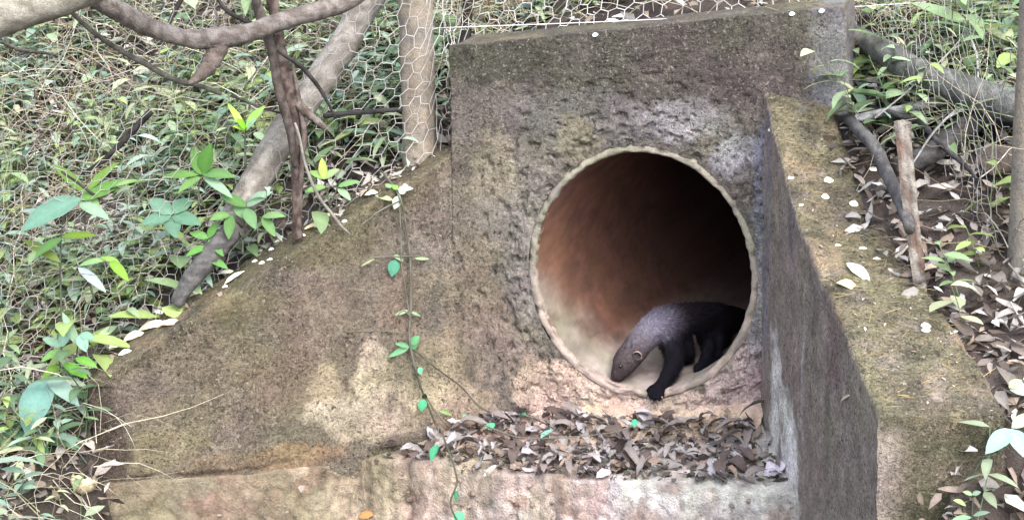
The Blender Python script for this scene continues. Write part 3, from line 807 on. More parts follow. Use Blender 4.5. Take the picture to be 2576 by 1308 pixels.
# rotten stake behind the mossy wing
mb = MB(); 
for (o_, wd, c1, c2) in ((0, .021, (196, 182, 158), (160, 140, 116)),):
    B_ = gh(2312, 690, .05); dB = (B_ - EYE).dot(FWD)
    sk = lambda u, v, k: EYE + ray(u, v) * (dB + k)
    q = [sk(2270, 308, .04), sk(2280, 420, .03), sk(2292, 540, .015), sk(2308, 660, .0), sk(2316, 740, -.01)]
    P = catmull(q, 10); n_ = len(P); rows = []
    for i, p in enumerate(P):
        w_ = lerp(.021, .016, i / n_) + .003 * nz(p, 20); row = []
        for (a, b) in ((-1, -.5), (-.5, -.72), (.1, -.6 + .5 * max(0, nz(p, 26))), (.5, -.7), (1, -.5), (1, .5), (0, .6), (-1, .5), (-1, -.5)):
            jag = Z * (.02 * nz(V((a * 3, b, 1)), 2)) if i == 0 else Z * 0
            row.append(p + HT * w_ * a - HN * w_ * b * .8 * -1 * -1 + jag)
        rows.append(row)
    kc = bark_col((190, 174, 148), (134, 108, 88), 30)
    mb.grid(rows, lambda p: kc(p).lerp(lin(92, 64, 52), .7 * smooth(.1, .4, fbm(V((p.x * 30, p.y * 30, p.z * 5)), 1, 2))))
    mb.f.append(tuple(range(8)))
st = mb.build('stake', M_bark, None, False); tag(st, 'split rotten wooden stake standing behind the mossy wing', 'stake')
# sawn log end
mb = MB(); p = gh(2500, 405, .12); q = p - HN * .28 + HT * .14 - Z * .03
P = [p.lerp(q, k / 6) for k in range(7)]
tube(mb, P, [.040] * 7, bark_col((110, 92, 78), (140, 120, 100)), 22, .08)
log = mb.build('cut_log', M_bark, None, True, p); tag(log, 'short sawn log showing its round brown cut end', 'log')
mb = MB(); d0 = (p - q).normalized(); x = d0.cross(Z).normalized(); y = x.cross(d0)
rows = [[p + d0 * .003 + (x * math.cos(2 * math.pi * k / 24) + y * math.sin(2 * math.pi * k / 24)) * r for k in range(25)] for r in (.0005, .012, .025, .0385)]
kc = bark_col((150, 118, 92), (172, 140, 112), 60)
mb.grid(rows, kc); o = mb.build('sawn_face', M_bark, None); fpart(o, log)

# ------------------------------------------------------------------ climbing vine on the long wing wall
def surf(u, v, off=.012):
    p, n_ = hit(u, v); return p + n_ * off + Z * .0
vine = empty('climbing_vine', surf(1028, 760)); tag(vine, 'thin green climbing vine trailing down the wall onto the leaf heap', 'vine')
mb = MB()
STC = bark_col((150, 150, 104), (184, 178, 140), 30)
def vstem(lst, r, cols=STC, off=.015):
    P = catmull([surf(u, v, off + .02 * abs(nz(V((u, v, 0)), .013)) + .05 * smooth(1040, 1090, v)) for u, v in lst], 7); tube(mb, P, [x * 1.35 for x in interp(r, len(P))], cols, 5)
vstem([(955, 440), (972, 452), (1000, 492), (1016, 560), (1026, 650), (1029, 760), (1027, 850), (1044, 930)], [.0035, .0035, .003, .003, .003, .003, .003, .003])
vstem([(1000, 500), (1003, 580), (1004, 660), (1018, 745), (1026, 800)], [.0016, .0016, .0018, .0018, .0018])
vstem([(1044, 930), (1066, 1000), (1090, 1070), (1118, 1130), (1142, 1200), (1162, 1262), (1176, 1330)], [.003, .0028, .0028, .0026, .0026, .0024, .0022], bark_col((130, 124, 80), (150, 146, 104), 30))
vstem([(1028, 868), (1090, 920), (1150, 965), (1210, 1015), (1265, 1042), (1310, 1072), (1370, 1110), (1420, 1140)], [.0024, .0022, .0022, .002, .002, .0018, .0016, .0014], bark_col((136, 116, 90), (160, 140, 110), 30))
vstem([(1062, 985), (1098, 1040), (1130, 1066), (1190, 1100), (1250, 1125), (1320, 1142), (1400, 1150), (1540, 1135), (1600, 1118)], [.0022, .0022, .002, .002, .002, .0018, .0016, .0014, .0012], bark_col((176, 170, 130), (190, 180, 150), 30))
vstem([(905, 655), (940, 642), (1000, 642), (1080, 640)], [.0014, .0018, .0018, .0012])
vstem([(985, 800), (1010, 775), (1028, 790), (1050, 786)], [.0012, .0014, .0014, .0012])
vstem([(870, 830), (950, 828), (1015, 836)], [.0012, .0014, .0014])
vstem([(1000, 500), (950, 525), (905, 560)], [.0018, .0016, .0012])
fpart(mb.build('stem', M_leaf), vine)
VL = [(992, 650, 978, 692, 44, 26, (98, 168, 138)), (985, 640, 1020, 652, 30, 12, (150, 180, 140)), (940, 642, 905, 664, 44, 7, (170, 176, 130)), (1040, 646, 1080, 642, 40, 8, (160, 186, 140)),
      (1022, 776, 985, 786, 38, 9, (160, 180, 140)), (1030, 782, 1058, 788, 30, 7, (150, 180, 140)), (1025, 866, 965, 892, 62, 14, (120, 176, 130)), (1028, 862, 1052, 838, 34, 18, (104, 168, 116)), (1024, 868, 990, 856, 40, 12, (112, 170, 124)), (1030, 872, 1042, 850, 28, 14, (96, 160, 110)),
      (1046, 922, 1054, 938, 20, 18, (130, 210, 165)), (1064, 1000, 1052, 1028, 34, 20, (92, 186, 138)), (1064, 1000, 1062, 984, 18, 12, (60, 70, 52)), (1118, 1160, 1084, 1190, 46, 24, (92, 184, 138)), (1192, 1238, 1190, 1264, 30, 20, (110, 200, 150)), (1176, 1280, 1166, 1308, 34, 26, (104, 202, 146)),
      (1165, 1038, 1192, 1046, 28, 10, (150, 210, 170)), (1100, 1030, 1150, 1036, 44, 9, (150, 180, 120)), (1245, 1108, 1252, 1152, 38, 20, (120, 206, 162)), (1240, 1120, 1252, 1108, 18, 12, (120, 200, 160)), (1318, 1054, 1342, 1062, 28, 20, (92, 180, 138)), (1400, 1128, 1366, 1146, 44, 20, (164, 220, 196)), (1392, 1130, 1415, 1148, 28, 12, (96, 160, 104)),
      (1596, 1122, 1612, 1104, 30, 14, (100, 206, 160)), (1600, 1122, 1586, 1120, 22, 9, (120, 200, 160)), (985, 478, 965, 466, 30, 14, (150, 186, 130)), (1000, 478, 1032, 466, 40, 15, (200, 222, 196)), (1000, 490, 985, 512, 36, 20, (214, 226, 206)), (1002, 486, 1014, 474, 26, 16, (226, 232, 216)), (1000, 478, 985, 470, 24, 12, (140, 190, 96)), (985, 500, 930, 500, 50, 12, (178, 196, 150))]
for (u, v, u2, v2, L, W, c) in VL:
    p, n_ = hit(u, v); q, n2 = hit(u2, v2); p = p + n_ * (.018 + .05 * smooth(1040, 1090, v)); q = q + n2 * .05 * smooth(1040, 1090, v2); d = (q + n2 * .03) - p
    mb = MB(); add_leaf(mb, p, d, n_ + Z * .5 + rdir() * .3, L * PX, W * PX * 1.15, lin(*c) * .75, uni(.1, .6), uni(.05, .3), 6)
    fpart(mb.build('leaf', M_leaf), vine)

# ------------------------------------------------------------------ single plants one can point at
def plant(name, lab, stems, leaves, off, surf_=False, cat='plant'):
    """stems: lists of photo points; leaves: base, tip, width, colour, droop"""
    P0 = behind(*stems[0][0], off) if not surf_ else surf(*stems[0][0], .0)
    dep = (P0 - EYE).dot(FWD)
    def at(u, v, k=0):
        r = ray(u, v); return EYE + r * ((dep + k) / r.dot(FWD))
    root = empty(name, P0); tag(root, lab, cat)
    mb = MB()
    for s in stems:
        P = catmull([at(u, v, .01 * i) for i, (u, v) in enumerate(s)], 6); tube(mb, P, interp([.004, .002], len(P)), bark_col((96, 110, 70), (128, 138, 96), 20), 6)
    fpart(mb.build('stem', M_leaf), root)
    px = dep / FPX
    for (u, v, u2, v2, W, c, curl, z) in leaves:
        p = at(u, v, .0); q = at(u2, v2, z); d = q - p; L = d.length * 1.08
        mb = MB(); upv = (-FWD + Z * 1.3).normalized()
        dd = d + upv * L * curl * .35
        add_leaf(mb, p, dd, upv, L, W * px, lin(*c) * .66, curl, .18, 8, .45, wav=.02)
        fpart(mb.build('leaf', M_leaf), root)
    return root
TEAL, PALE, MIDG, YEL, GREY = (128, 172, 150), (158, 190, 160), (104, 146, 84), (150, 186, 70), (160, 176, 168)
plant('broadleaf_plant', 'tall plant with one large pale teal leaf held over the undergrowth', [[(158, 840), (152, 700), (158, 560), (195, 508)], [(152, 620), (125, 600)]],
      [(205, 500, 58, 568, 74, TEAL, .5, -.06), (200, 505, 290, 470, 40, (116, 160, 82), .4, .05), (198, 512, 270, 545, 34, PALE, .5, -.02), (156, 600, 90, 640, 30, MIDG, .4, -.03), (154, 596, 236, 590, 26, (120, 150, 60), .3, 0), (152, 660, 60, 600, 28, (120, 140, 70), .4, .03), (290, 468, 340, 452, 14, (150, 180, 120), .2, .02)], .12)
plant('broadleaf_plant', 'low plant with a big drooping blue green leaf beside the wall end', [[(215, 1062), (170, 1040), (125, 990), (118, 955)], [(210, 1058), (150, 1010)]],
      [(125, 950, 62, 1080, 84, (132, 178, 166), .7, -.08), (120, 948, 192, 1010, 42, (170, 200, 184), .5, -.06), (140, 950, 215, 968, 24, (176, 190, 170), .3, .0), (70, 1100, 20, 1088, 30, (120, 166, 132), .3, -.03), (78, 1098, 30, 1128, 32, (134, 176, 140), .4, -.05), (80, 1098, 116, 1140, 42, (126, 172, 138), .5, -.06), (88, 1096, 190, 1118, 36, (134, 180, 146), .4, -.05)], -.02)
plant('broadleaf_plant', 'plant with a rosette of rounded blue green leaves in mid slope', [[(430, 600), (428, 560), (430, 540)]],
      [(430, 545, 360, 560, 44, (118, 160, 134), .4, -.05), (430, 540, 378, 500, 44, (128, 168, 142), .4, .02), (432, 538, 480, 500, 46, (120, 164, 132), .4, .04), (434, 544, 500, 560, 44, (112, 154, 128), .5, -.03), (432, 548, 440, 590, 40, (110, 150, 124), .6, -.07)], .18)
plant('seedling', 'bright yellow green seedling with three upright leaves near the sapling', [[(618, 420), (616, 360), (618, 326)]],
      [(616, 326, 576, 262, 18, (196, 232, 110), .2, .0), (618, 322, 662, 268, 26, (170, 220, 110), .25, .0), (617, 326, 600, 300, 24, (150, 220, 60), .3, -.03), (620, 328, 640, 300, 24, (180, 222, 190), .3, -.03), (616, 328, 590, 316, 18, (170, 214, 80), .5, -.03)], .06)
plant('broadleaf_plant', 'plant with long upright and drooping green leaves under the stub', [[(500, 520), (500, 470), (505, 440)]],
      [(505, 440, 490, 372, 36, (104, 150, 74), .4, .0), (510, 440, 525, 366, 42, (96, 146, 66), .4, -.02), (508, 438, 585, 440, 34, (112, 156, 92), .5, -.03), (500, 440, 410, 442, 28, (116, 160, 84), .5, -.02), (505, 446, 450, 478, 26, (128, 170, 100), .6, -.04), (512, 446, 580, 490, 26, PALE, .5, -.04)], .16)
plant('broadleaf_plant', 'leafy plant hiding the lower end of the pale leaning pole', [[(610, 640), (612, 580), (620, 520)], [(612, 600), (580, 540)], [(612, 600), (660, 545)]],
      [(620, 520, 560, 490, 34, MIDG, .5, -.02), (620, 520, 676, 480, 36, PALE, .5, -.02), (618, 524, 640, 570, 32, (120, 160, 110), .5, -.04), (580, 540, 530, 550, 28, (126, 166, 100), .5, -.03), (580, 540, 575, 596, 28, MIDG, .5, -.04), (660, 545, 712, 540, 26, (140, 176, 120), .5, -.03), (660, 545, 690, 590, 26, (116, 156, 96), .5, -.03), (616, 550, 590, 512, 26, (130, 170, 120), .4, .0)], .07)
plant('broadleaf_plant', 'plant with long level strap leaves above the big teal leaf', [[(215, 600), (212, 520), (216, 486)]],
      [(216, 486, 345, 448, 26, (120, 168, 84), .5, .02), (214, 486, 140, 414, 30, (122, 156, 74), .4, .0), (216, 484, 290, 408, 26, (130, 166, 80), .4, .03), (214, 488, 250, 520, 22, (150, 182, 120), .6, -.03)], .2)
plant('broadleaf_plant', 'small plant with narrow silvery leaves hanging low on the slope', [[(240, 760), (220, 700), (196, 668)]],
      [(196, 672, 262, 728, 26, (176, 188, 188), .4, -.04), (200, 668, 270, 650, 20, (152, 190, 130), .4, 0), (275, 655, 320, 700, 26, (140, 184, 70), .6, -.04), (300, 660, 255, 646, 18, (150, 184, 96), .4, 0)], .15)
plant('broadleaf_plant', 'leafy plant with fresh green tuft growing at the wall end', [[(152, 960), (150, 900), (156, 872)], [(190, 960), (192, 900), (200, 840)]],
      [(156, 872, 110, 850, 26, (140, 176, 150), .4, 0), (156, 872, 170, 820, 30, (148, 186, 164), .4, 0), (200, 842, 215, 880, 30, (150, 190, 170), .5, -.03), (200, 842, 235, 850, 26, (140, 184, 160), .4, 0), (156, 880, 105, 905, 24, (124, 168, 96), .5, -.03), (190, 900, 240, 920, 26, (120, 180, 80), .5, -.03), (160, 915, 215, 945, 30, (112, 176, 70), .5, -.04), (150, 920, 110, 945, 28, (112, 150, 60), .5, -.03), (196, 870, 160, 790, 24, (150, 180, 150), .3, 0)], .06)
plant('seedling', 'green herb with toothed leaves on the slope above the pole foot', [[(525, 690), (520, 640), (524, 600)]],
      [(524, 600, 480, 585, 26, (120, 170, 96), .4, 0), (524, 604, 560, 640, 22, (104, 158, 88), .5, -.03), (522, 620, 470, 640, 24, (112, 170, 84), .5, -.03), (524, 640, 500, 680, 24, (96, 150, 80), .5, -.03), (524, 600, 545, 560, 24, (112, 164, 84), .4, 0), (524, 650, 570, 672, 22, (110, 160, 90), .5, -.03)], .1)
plant('seedling', 'leafy herb growing between the sapling and the vine', [[(835, 560), (828, 510), (815, 450)], [(828, 520), (850, 470)]],
      [(815, 450, 780, 430, 22, (150, 186, 110), .4, 0), (815, 450, 850, 425, 24, (170, 196, 140), .4, 0), (820, 470, 770, 480, 22, (140, 180, 110), .4, -.02), (850, 470, 900, 455, 22, (140, 184, 120), .4, -.02), (850, 474, 880, 500, 20, (160, 190, 150), .5, -.03), (815, 452, 810, 400, 22, (190, 206, 110), .3, 0)], .05)
plant('seedling', 'pale two leaved seedling at the foot of the mossy wing', [[(2420, 1300), (2440, 1210), (2520, 1070)]],
      [(2545, 1080, 2486, 1132, 46, (168, 214, 190), .4, -.05), (2545, 1078, 2575, 1140, 46, (172, 220, 196), .5, -.05), (2545, 1076, 2600, 1040, 34, (196, 222, 180), .4, 0), (2538, 975, 2568, 955, 24, (206, 220, 170), .4, 0), (2540, 980, 2600, 990, 30, (190, 210, 180), .4, 0)], .0, True)
plant('seedling', 'small herb with tiered pale leaves under the seedling', [[(2444, 1330), (2446, 1270), (2446, 1240)]],
      [(2446, 1244, 2424, 1236, 14, (168, 196, 150), .3, 0), (2446, 1244, 2466, 1236, 14, (150, 180, 150), .3, 0), (2430, 1270, 2404, 1256, 18, (180, 210, 140), .4, -.02), (2444, 1300, 2400, 1304, 16, (150, 190, 150), .3, -.03), (2448, 1296, 2486, 1286, 16, (170, 200, 170), .3, -.03), (2430, 1312, 2370, 1322, 24, (150, 196, 160), .3, -.04)], .0, True)
plant('seedling', 'small white edged leafy plant against the headwall side', [[(2150, 340), (2160, 250), (2165, 215)]],
      [(2165, 215, 2215, 195, 20, (190, 214, 204), .4, 0), (2165, 220, 2150, 188, 18, (206, 222, 214), .4, 0), (2165, 235, 2200, 230, 20, (220, 224, 214), .4, -.02), (2162, 240, 2140, 262, 26, (160, 210, 190), .5, -.03), (2170, 232, 2232, 240, 18, (170, 196, 90), .5, -.02)], .12)
plant('broadleaf_plant', 'plant with curved yellow green leaf on the fallen log', [[(2245, 230), (2240, 170), (2252, 148)]],
      [(2280, 145, 2222, 190, 26, (170, 200, 100), .6, -.03), (2252, 150, 2300, 130, 24, (120, 170, 110), .4, 0), (2250, 155, 2300, 170, 22, (130, 180, 90), .4, -.02)], .45)
# repeats: leafy herbs standing on the slope, each an object of its own
protos = []
for k in range(6):
    mb = MB(); hgt = uni(.14, .28); col = GREENS[k]
    root = empty('leafy_herb'); P = catmull([V((0, 0, -.02)), V((uni(-.02, .02), uni(-.02, .02), hgt * .5)), V((uni(-.05, .05), uni(-.05, .05), hgt))], 4)
    tube(mb, P, interp([.003, .0015], len(P)), col * .7, 5); mb.build('stem', M_leaf, root)
    a = R() * 6
    for j in range(random.randint(6, 9)):
        mb = MB(); a += 2.4; e = uni(.0, .5); i = 2 + int((len(P) - 3) * j / 8)
        add_leaf(mb, P[i], V((math.cos(a) * math.cos(e), math.sin(a) * math.cos(e), math.sin(e))), Z, uni(.07, .13), uni(.022, .04), col * uni(.85, 1.15), uni(.3, 1), .2, 6, tip=None)
        mb.build('leaf', M_leaf, root)
    protos.append(root)
def copy_tree(o, parent=None):
    c = o.copy(); C.objects.link(c); c.parent = parent
    for ch in o.children: copy_tree(ch, c)
    return c
HL_ = ['herb with slender green leaves in the slope undergrowth', 'herb with mid green leaves in the slope undergrowth', 'herb with pale green leaves in the slope undergrowth', 'herb with blue green leaves in the slope undergrowth', 'herb with dark green leaves in the slope undergrowth', 'herb with yellow green leaves in the slope undergrowth']
used = [0] * 6; placed = 0; tries = 0
while placed < 60 and tries < 4000:
    tries += 1
    bp = bank_point(-2.3, 2.4, .12, 1.5)
    if not bp: continue
    p, dist, i = bp; uv = in_view(p + Z * .12, 0)
    if not uv or (uv[0] > 1080 and uv[0] < 2150) or (uv[0] > 2100 and uv[1] > 260): continue
    k = random.randrange(6); o = protos[k] if not used[k] else copy_tree(protos[k]); used[k] += 1; placed += 1
    o.location = p; o.rotation_euler = (0, 0, R() * 6.28); s = uni(.75, 1.3); o.scale = (s, s, s)
    tag(o, HL_[k], 'herb', ['slender leaved herbs on the slope', 'mid green herbs on the slope', 'pale green herbs on the slope', 'blue green herbs on the slope', 'dark green herbs on the slope', 'yellow green herbs on the slope'][k])

# ------------------------------------------------------------------ fallen leaves and petals
bpy.context.view_layer.update()
BV = bvh_of(list(culvert.children) + [silt, ground])
def dry_mesh(L, W, c, curl, fold, wav, tw):
    mb = MB(); add_leaf(mb, V((-L / 2, 0, 0)), V((1, 0, curl * .4)), Z, L, W, c, curl * 1.15, fold * 1.2, 8, uni(.4, .55), tw, wav, tip=c * uni(.75, 1.1))
    bm_z = min(p.z for p in mb.v); mb.v = [p - Z * bm_z for p in mb.v]
    return mb
LG = ['pale grey curled dry leaf in the heap on the ledge', 'tan folded dry leaf in the heap on the ledge', 'dark brown shrivelled dry leaf in the heap on the ledge', 'silvery broad dry leaf in the heap on the ledge', 'ashen narrow dry leaf in the heap on the ledge']
LC = [lin(148, 141, 138), lin(140, 122, 108), lin(98, 86, 82), lin(168, 163, 166), lin(120, 111, 108)]
variants = []
for k in range(5):
    for j in range(4):
        L = random.choice((uni(.04, .07), uni(.06, .11))); mb = dry_mesh(L, L * uni(.4, .62) if k != 4 else L * .3, LC[k] * uni(.8, 1.1), uni(.3, 1.9) * random.choice((1, 1, -1)), uni(.15, .8), uni(.04, .13), uni(-1.1, 1.1))
        me = obj('dry_leaf', mb.v, mb.f, M_dry, None, mb.c); me.hide_render = False; variants.append((k, me))
first = set(); heap = [(930, 1160), (1000, 1128), (1090, 1092), (1200, 1066), (1320, 1048), (1500, 1046), (1700, 1054), (1900, 1062), (1925, 1100), (1950, 1170), (1968, 1212), (1800, 1214), (1600, 1206), (1400, 1196), (1250, 1186), (1100, 1162), (1000, 1160)]
def inpoly(x, y, P):
    c = False; j = len(P) - 1
    for i in range(len(P)):
        if (P[i][1] > y) != (P[j][1] > y) and x < (P[j][0] - P[i][0]) * (y - P[i][1]) / (P[j][1] - P[i][1]) + P[i][0]: c = not c
        j = i
    return c
n_leaf = 0
tries = 0
while n_leaf < 285 and tries < 20000:
    tries += 1
    u, v = uni(920, 1980), uni(1040, 1222)
    if not inpoly(u, v, heap): continue
    if u < 1150 and R() < .3: continue
    p, nn = hit(u, v)
    if p is None or nn.z < .6 or v < 1058 or (v < 1064 and 1540 < u < 1780): continue
    n_leaf += 1; i = random.randrange(len(variants)); k, me = variants[i]
    if i in first: o = me.copy(); C.objects.link(o)
    else: o = me; first.add(i)
    lay = n_leaf / 285
    o.location = p + Z * (.002 + .038 * lay * uni(.3, 1)); o.rotation_euler = (uni(-.38, .38), uni(-.38, .38), R() * 6.28); s = uni(.8, 1.25); o.scale = (s, s, s)
    tag(o, LG[k], 'leaf', LG[k].replace('leaf', 'leaves') + ' front')
    o['group'] = ['pale grey leaves heaped on the ledge', 'tan leaves heaped on the ledge', 'dark brown leaves heaped on the ledge', 'silvery leaves heaped on the ledge', 'narrow ashen leaves heaped on the ledge'][k]
# crumbs of leaf and soil beneath the heap, darkened as shade in its gaps
mb = MB()
for _ in range(1500):
    u, v = uni(920, 1985), uni(1036, 1224)
    if not inpoly(u, v, heap): continue
    p, nn = hit(u, v)
    if p is None or nn.z < .6: continue
    s = uni(.015, .05); add_leaf(mb, p + Z * uni(.001, .012), rdir(-.3, .4), Z + rdir() * .6, s, s * uni(.3, .6), random.choice(DRYS) * uni(.15, .5), uni(-1, 1.5), uni(0, .7), 3, wav=.1)
o = mb.build('leaf_crumbs', M_dry); tag(o, kind='stuff')
def lie(name, u, v, u2, v2, W, c, lab, cat, group=None, curl=.5, fold=.3, lift=.006, m=None, wav=.03):
    p, n1 = hit(u, v); q, n2 = hit(u2, v2)
    if p is None or q is None: return
    d = q - p; mb = MB(); c = lin(*c); upv = (n1 + Z * .6 - FWD * .5).normalized()
    add_leaf(mb, V((0, 0, 0)), d + upv * d.length * curl * .4, upv, d.length * 1.05, W * PX * 1.25, c, curl, fold, 8, .5, 0, wav)
    o = mb.build(name, m or M_dry); o.location = p + n1 * lift; tag(o, lab, cat, group); return o
PET = 'small white petal lying on the mossy wing top'
for (u, v, u2, v2, W) in ((2072, 458, 2096, 454, 16), (2066, 497, 2086, 498, 14), (2136, 512, 2158, 518, 16), (2316, 822, 2342, 822, 14), (2318, 834, 2340, 832, 14), (2392, 842, 2410, 824, 14), (2187, 424, 2205, 430, 12), (1984, 452, 1998, 446, 9), (2160, 628, 2180, 626, 7), (2195, 654, 2214, 652, 6), (2100, 620, 2116, 618, 6), (2010, 520, 2022, 516, 6), (1935, 326, 1950, 322, 11)):
    lie('fallen_petal', u, v, u2, v2, W, (244, 242, 220), PET, 'petal', 'white petals on the mossy wing', .5, .1, .003, M_petal)
PEL = 'tiny white petal lying on the long wing wall top'
for (u, v) in ((648, 634), (676, 630), (634, 660), (652, 664), (672, 656), (690, 610), (860, 560), (700, 600), (1012, 470), (742, 586), (756, 596), (560, 724)):
    lie('fallen_petal', u, v, u + 13, v - 3, 9, (246, 244, 232), PEL, 'petal', 'white petals on the long wing', .5, .1, .003, M_petal)
PEH = 'white petal caught on the top edge of the headwall'
for (u, v) in ((1985, 34), (2060, 26), (1490, 86)):
    lie('fallen_petal', u, v + 3, u + 15, v, 8, (216, 232, 222), PEH, 'petal', 'white petals on the headwall', .4, .1, .004, M_petal)
FL = [(2130, 666, 2186, 706, 20, (246, 240, 224), 'long cream leaf lying on the mossy wing top', .5), (2104, 716, 2170, 726, 18, (188, 170, 132), 'curled tan leaf just below the long cream leaf', 1.8),
      (566, 720, 614, 684, 16, (226, 216, 188), 'slender cream leaf on the long wing wall', .4), (548, 694, 588, 682, 14, (232, 226, 206), 'short cream leaf beside the slender cream leaf', .5), (442, 752, 516, 742, 30, (236, 228, 194), 'broad pale yellow leaf on the long wing wall', .7),
      (312, 862, 362, 838, 26, (232, 208, 178), 'peach coloured dry leaf near the low wall end', .6), (276, 884, 314, 858, 22, (236, 228, 220), 'whitish dry leaf beside the peach leaf', .8), (300, 896, 330, 884, 14, (240, 236, 230), 'small bright white leaf scrap under the peach leaf', .4),
      (236, 930, 250, 906, 12, (226, 220, 210), 'pale leaf scrap hanging on the wall end corner', .4), (350, 836, 420, 808, 22, (222, 206, 186), 'long pale dry leaf lying along the wall top', .9), (400, 826, 462, 806, 20, (206, 188, 168), 'wrinkled tan leaf above the long pale leaf', 1.2),
      (766, 582, 822, 560, 15, (222, 204, 168), 'cream leaf at the foot of the dead sapling', .6), (800, 556, 850, 538, 12, (204, 184, 150), 'narrow tan leaf beside the sapling foot', .6), (920, 494, 950, 486, 16, (228, 214, 186), 'beige leaf at the vine top', .5),
      (570, 655, 442, 742, 30, (176, 186, 170), 'long withered grey green leaf arching over the pole foot', -.5),
      (905, 1298, 942, 1290, 16, (182, 124, 78), 'orange brown leaf on the lower apron', .5), (2120, 1010, 2140, 990, 6, (170, 158, 140), 'grey scrap on the mossy wing inner face', .3),
      (1700, 1190, 1870, 1198, 16, (176, 166, 160), 'long pale leaf on the ledge front', .2), (1925, 1200, 1975, 1166, 40, (196, 186, 196), 'lilac grey leaf at the heap end by the mossy wing', .6),
      (1220, 1196, 1262, 1168, 16, (214, 206, 200), 'whitish leaf at the front of the heap', .4)]
for (u, v, u2, v2, W, c, lab, cu) in FL: lie('fallen_leaf', u, v, u2, v2, W, c, lab, 'leaf', None, cu, .25)
mb = MB()
for _ in range(420):
    s_ = uni(0, LLEN); k = R() ** .6; b = HL + LD * s_ - LN * (WTH * (.25 + .8 * k)); p, nn = drop(b.x, b.y)
    if p is None or fbm(p, 4, 2) < -.12: continue
    sz = uni(.012, .05); add_leaf(mb, p + Z * .004, rdir(-.1, .3), Z + rdir() * .4, sz, sz * uni(.25, .5), random.choice(DRYS) * uni(.7, 1.2), uni(-.5, 1.2), uni(0, .5), 3, wav=.1)
for _ in range(260):
    s_ = uni(0, RLEN); b = HR_in + RD * s_ - RN * (thR(s_) * uni(.04, .98)); p, nn = drop(b.x, b.y)
    if p is None: continue
    if R() < .5: q = p + Z * .004; tube(mb, [q, q + rdir(-.1, .3) * uni(.02, .06)], [.0009, .0006], lin(176, 156, 112) * uni(.6, 1.1), 3, cap=False)
    else: sz = uni(.006, .018); add_leaf(mb, p + Z * .003, rdir(-.1, .3), Z, sz, sz * .4, random.choice(DRYS) * uni(.7, 1.2), .5, .3, 3)
o = mb.build('leaf_scraps', M_dry); tag(o, kind='stuff')
# split pale husk on the litter by the wall end
mb = MB(); hp, hn = hit(200, 1240); rows = []
for i in range(15):
    t = i / 14; row = []
    for k in range(25):
        a = 2 * math.pi * k / 24; r = .036 * math.sin(math.pi * lerp(.06, .60, t)) ** .8 * (1 + .08 * nz(V((math.cos(a), math.sin(a), t * 3)), 2))
        z = .05 * (t - .1) + (.014 * nz(V((math.cos(a) * 2, math.sin(a) * 2, 5)), 1.6) if i > 10 else 0) * (i - 10) / 4
        row.append(V((r * math.cos(a) * 1.15, r * math.sin(a), z)))
    rows.append(row)
m3 = Matrix.Rotation(-.5, 3, 'X') @ Matrix.Rotation(.35, 3, 'Y'); rows = [[m3 @ p for p in r] for r in rows]
mb.grid(rows, lambda p: mott(p, lin(206, 186, 136).lerp(lin(150, 122, 84), smooth(.0, -.03, p.z - .02)), .3))
hk = mb.build('seed_husk', M_dry); hk.location = hp + Z * .004; sm = hk.modifiers.new('shell', 'SOLIDIFY'); sm.thickness = .004
tag(hk, 'broken pale yellow seed husk on the litter by the wall end', 'husk')

# ------------------------------------------------------------------ the tayra stepping out of the pipe
def T(u, v, s): return onplane(u, v, EC + AX * s, HN)
def floor_pt(u, v, up=.0):
    l, n_, i, d = BVB.ray_cast(EYE, ray(u, v).normalized()); return l + Z * up if l else T(u, v, .3)
HEADC, NECKC, NAPE, BODY, LEG = lin(74, 65, 66), lin(104, 98, 106), lin(98, 94, 108), lin(20, 16, 20), lin(17, 15, 21)
MUZ = lin(58, 49, 49)
chains = []
def ch(pts, sub=4): chains.append((pts, sub))
k_ = PX
spine = [(T(1548, 948, .035), .0155, MUZ), (T(1555, 942, .038), .0245, MUZ), (T(1564, 927, .045), .0325, MUZ.lerp(HEADC, .5)), (T(1573, 910, .05), .0415, HEADC), (T(1585, 894, .06), .0435, HEADC), (T(1602, 872, .075), .0440, HEADC.lerp(NECKC, .5)),
         (T(1621, 851, .095), .0455, NECKC), (T(1643, 831, .125), .050, NAPE), (T(1666, 816, .16), .055, NAPE.lerp(BODY, .4)), (T(1690, 809, .20), .056, BODY), (T(1722, 801, .27), .052, BODY), (T(1762, 798, .36), .050, BODY), (T(1802, 798, .45), .050, BODY), (T(1836, 802, .54), .046, BODY)]
ch(spine)
ch([(T(1836, 800, .54), .046, BODY), (T(1868, 806, .64), .040, BODY), (T(1896, 818, .76), .036, BODY), (T(1920, 834, .90), .028, BODY), (T(1940, 850, 1.02), .012, BODY)])
toe = T(1656, 982, -.005)
ch([(T(1684, 842, .185), .050, BODY), (T(1692, 870, .17), .040, LEG), (T(1697, 897, .145), .035, LEG), (T(1692, 922, .11), .030, LEG), (T(1680, 946, .07), .0255, LEG), (T(1668, 964, .04), .023, LEG), (T(1657, 977, .012), .022, LEG)])
TOES = [((1660, 972), (1642, 974), (1631, 982), .02), ((1657, 977), (1643, 983), (1634, 993), .0), ((1656, 979), (1648, 990), (1643, 1002), -.01), ((1659, 980), (1656, 991), (1655, 1002), -.01), ((1664, 976), (1664, 985), (1665, 993), .0)]
claws = []
for a, b, c, s in TOES:
    pa, pb_, pc = T(*a, .012), T(*b, s + .0), T(*c, s - .012)
    ch([(pa, .013, LEG), (pb_, .0105, LEG), (pc, .0085, LEG)]); claws.append((pc, (pc - pb_).normalized()))
ff2 = floor_pt(1733, 912, .014)
ch([(T(1706, 830, .25), .042, BODY), (T(1722, 856, .25), .030, LEG), (T(1731, 880, .25), .0225, LEG), (ff2, .019, LEG), (ff2 + V((-.022, -.022, -.002)), .014, LEG)])
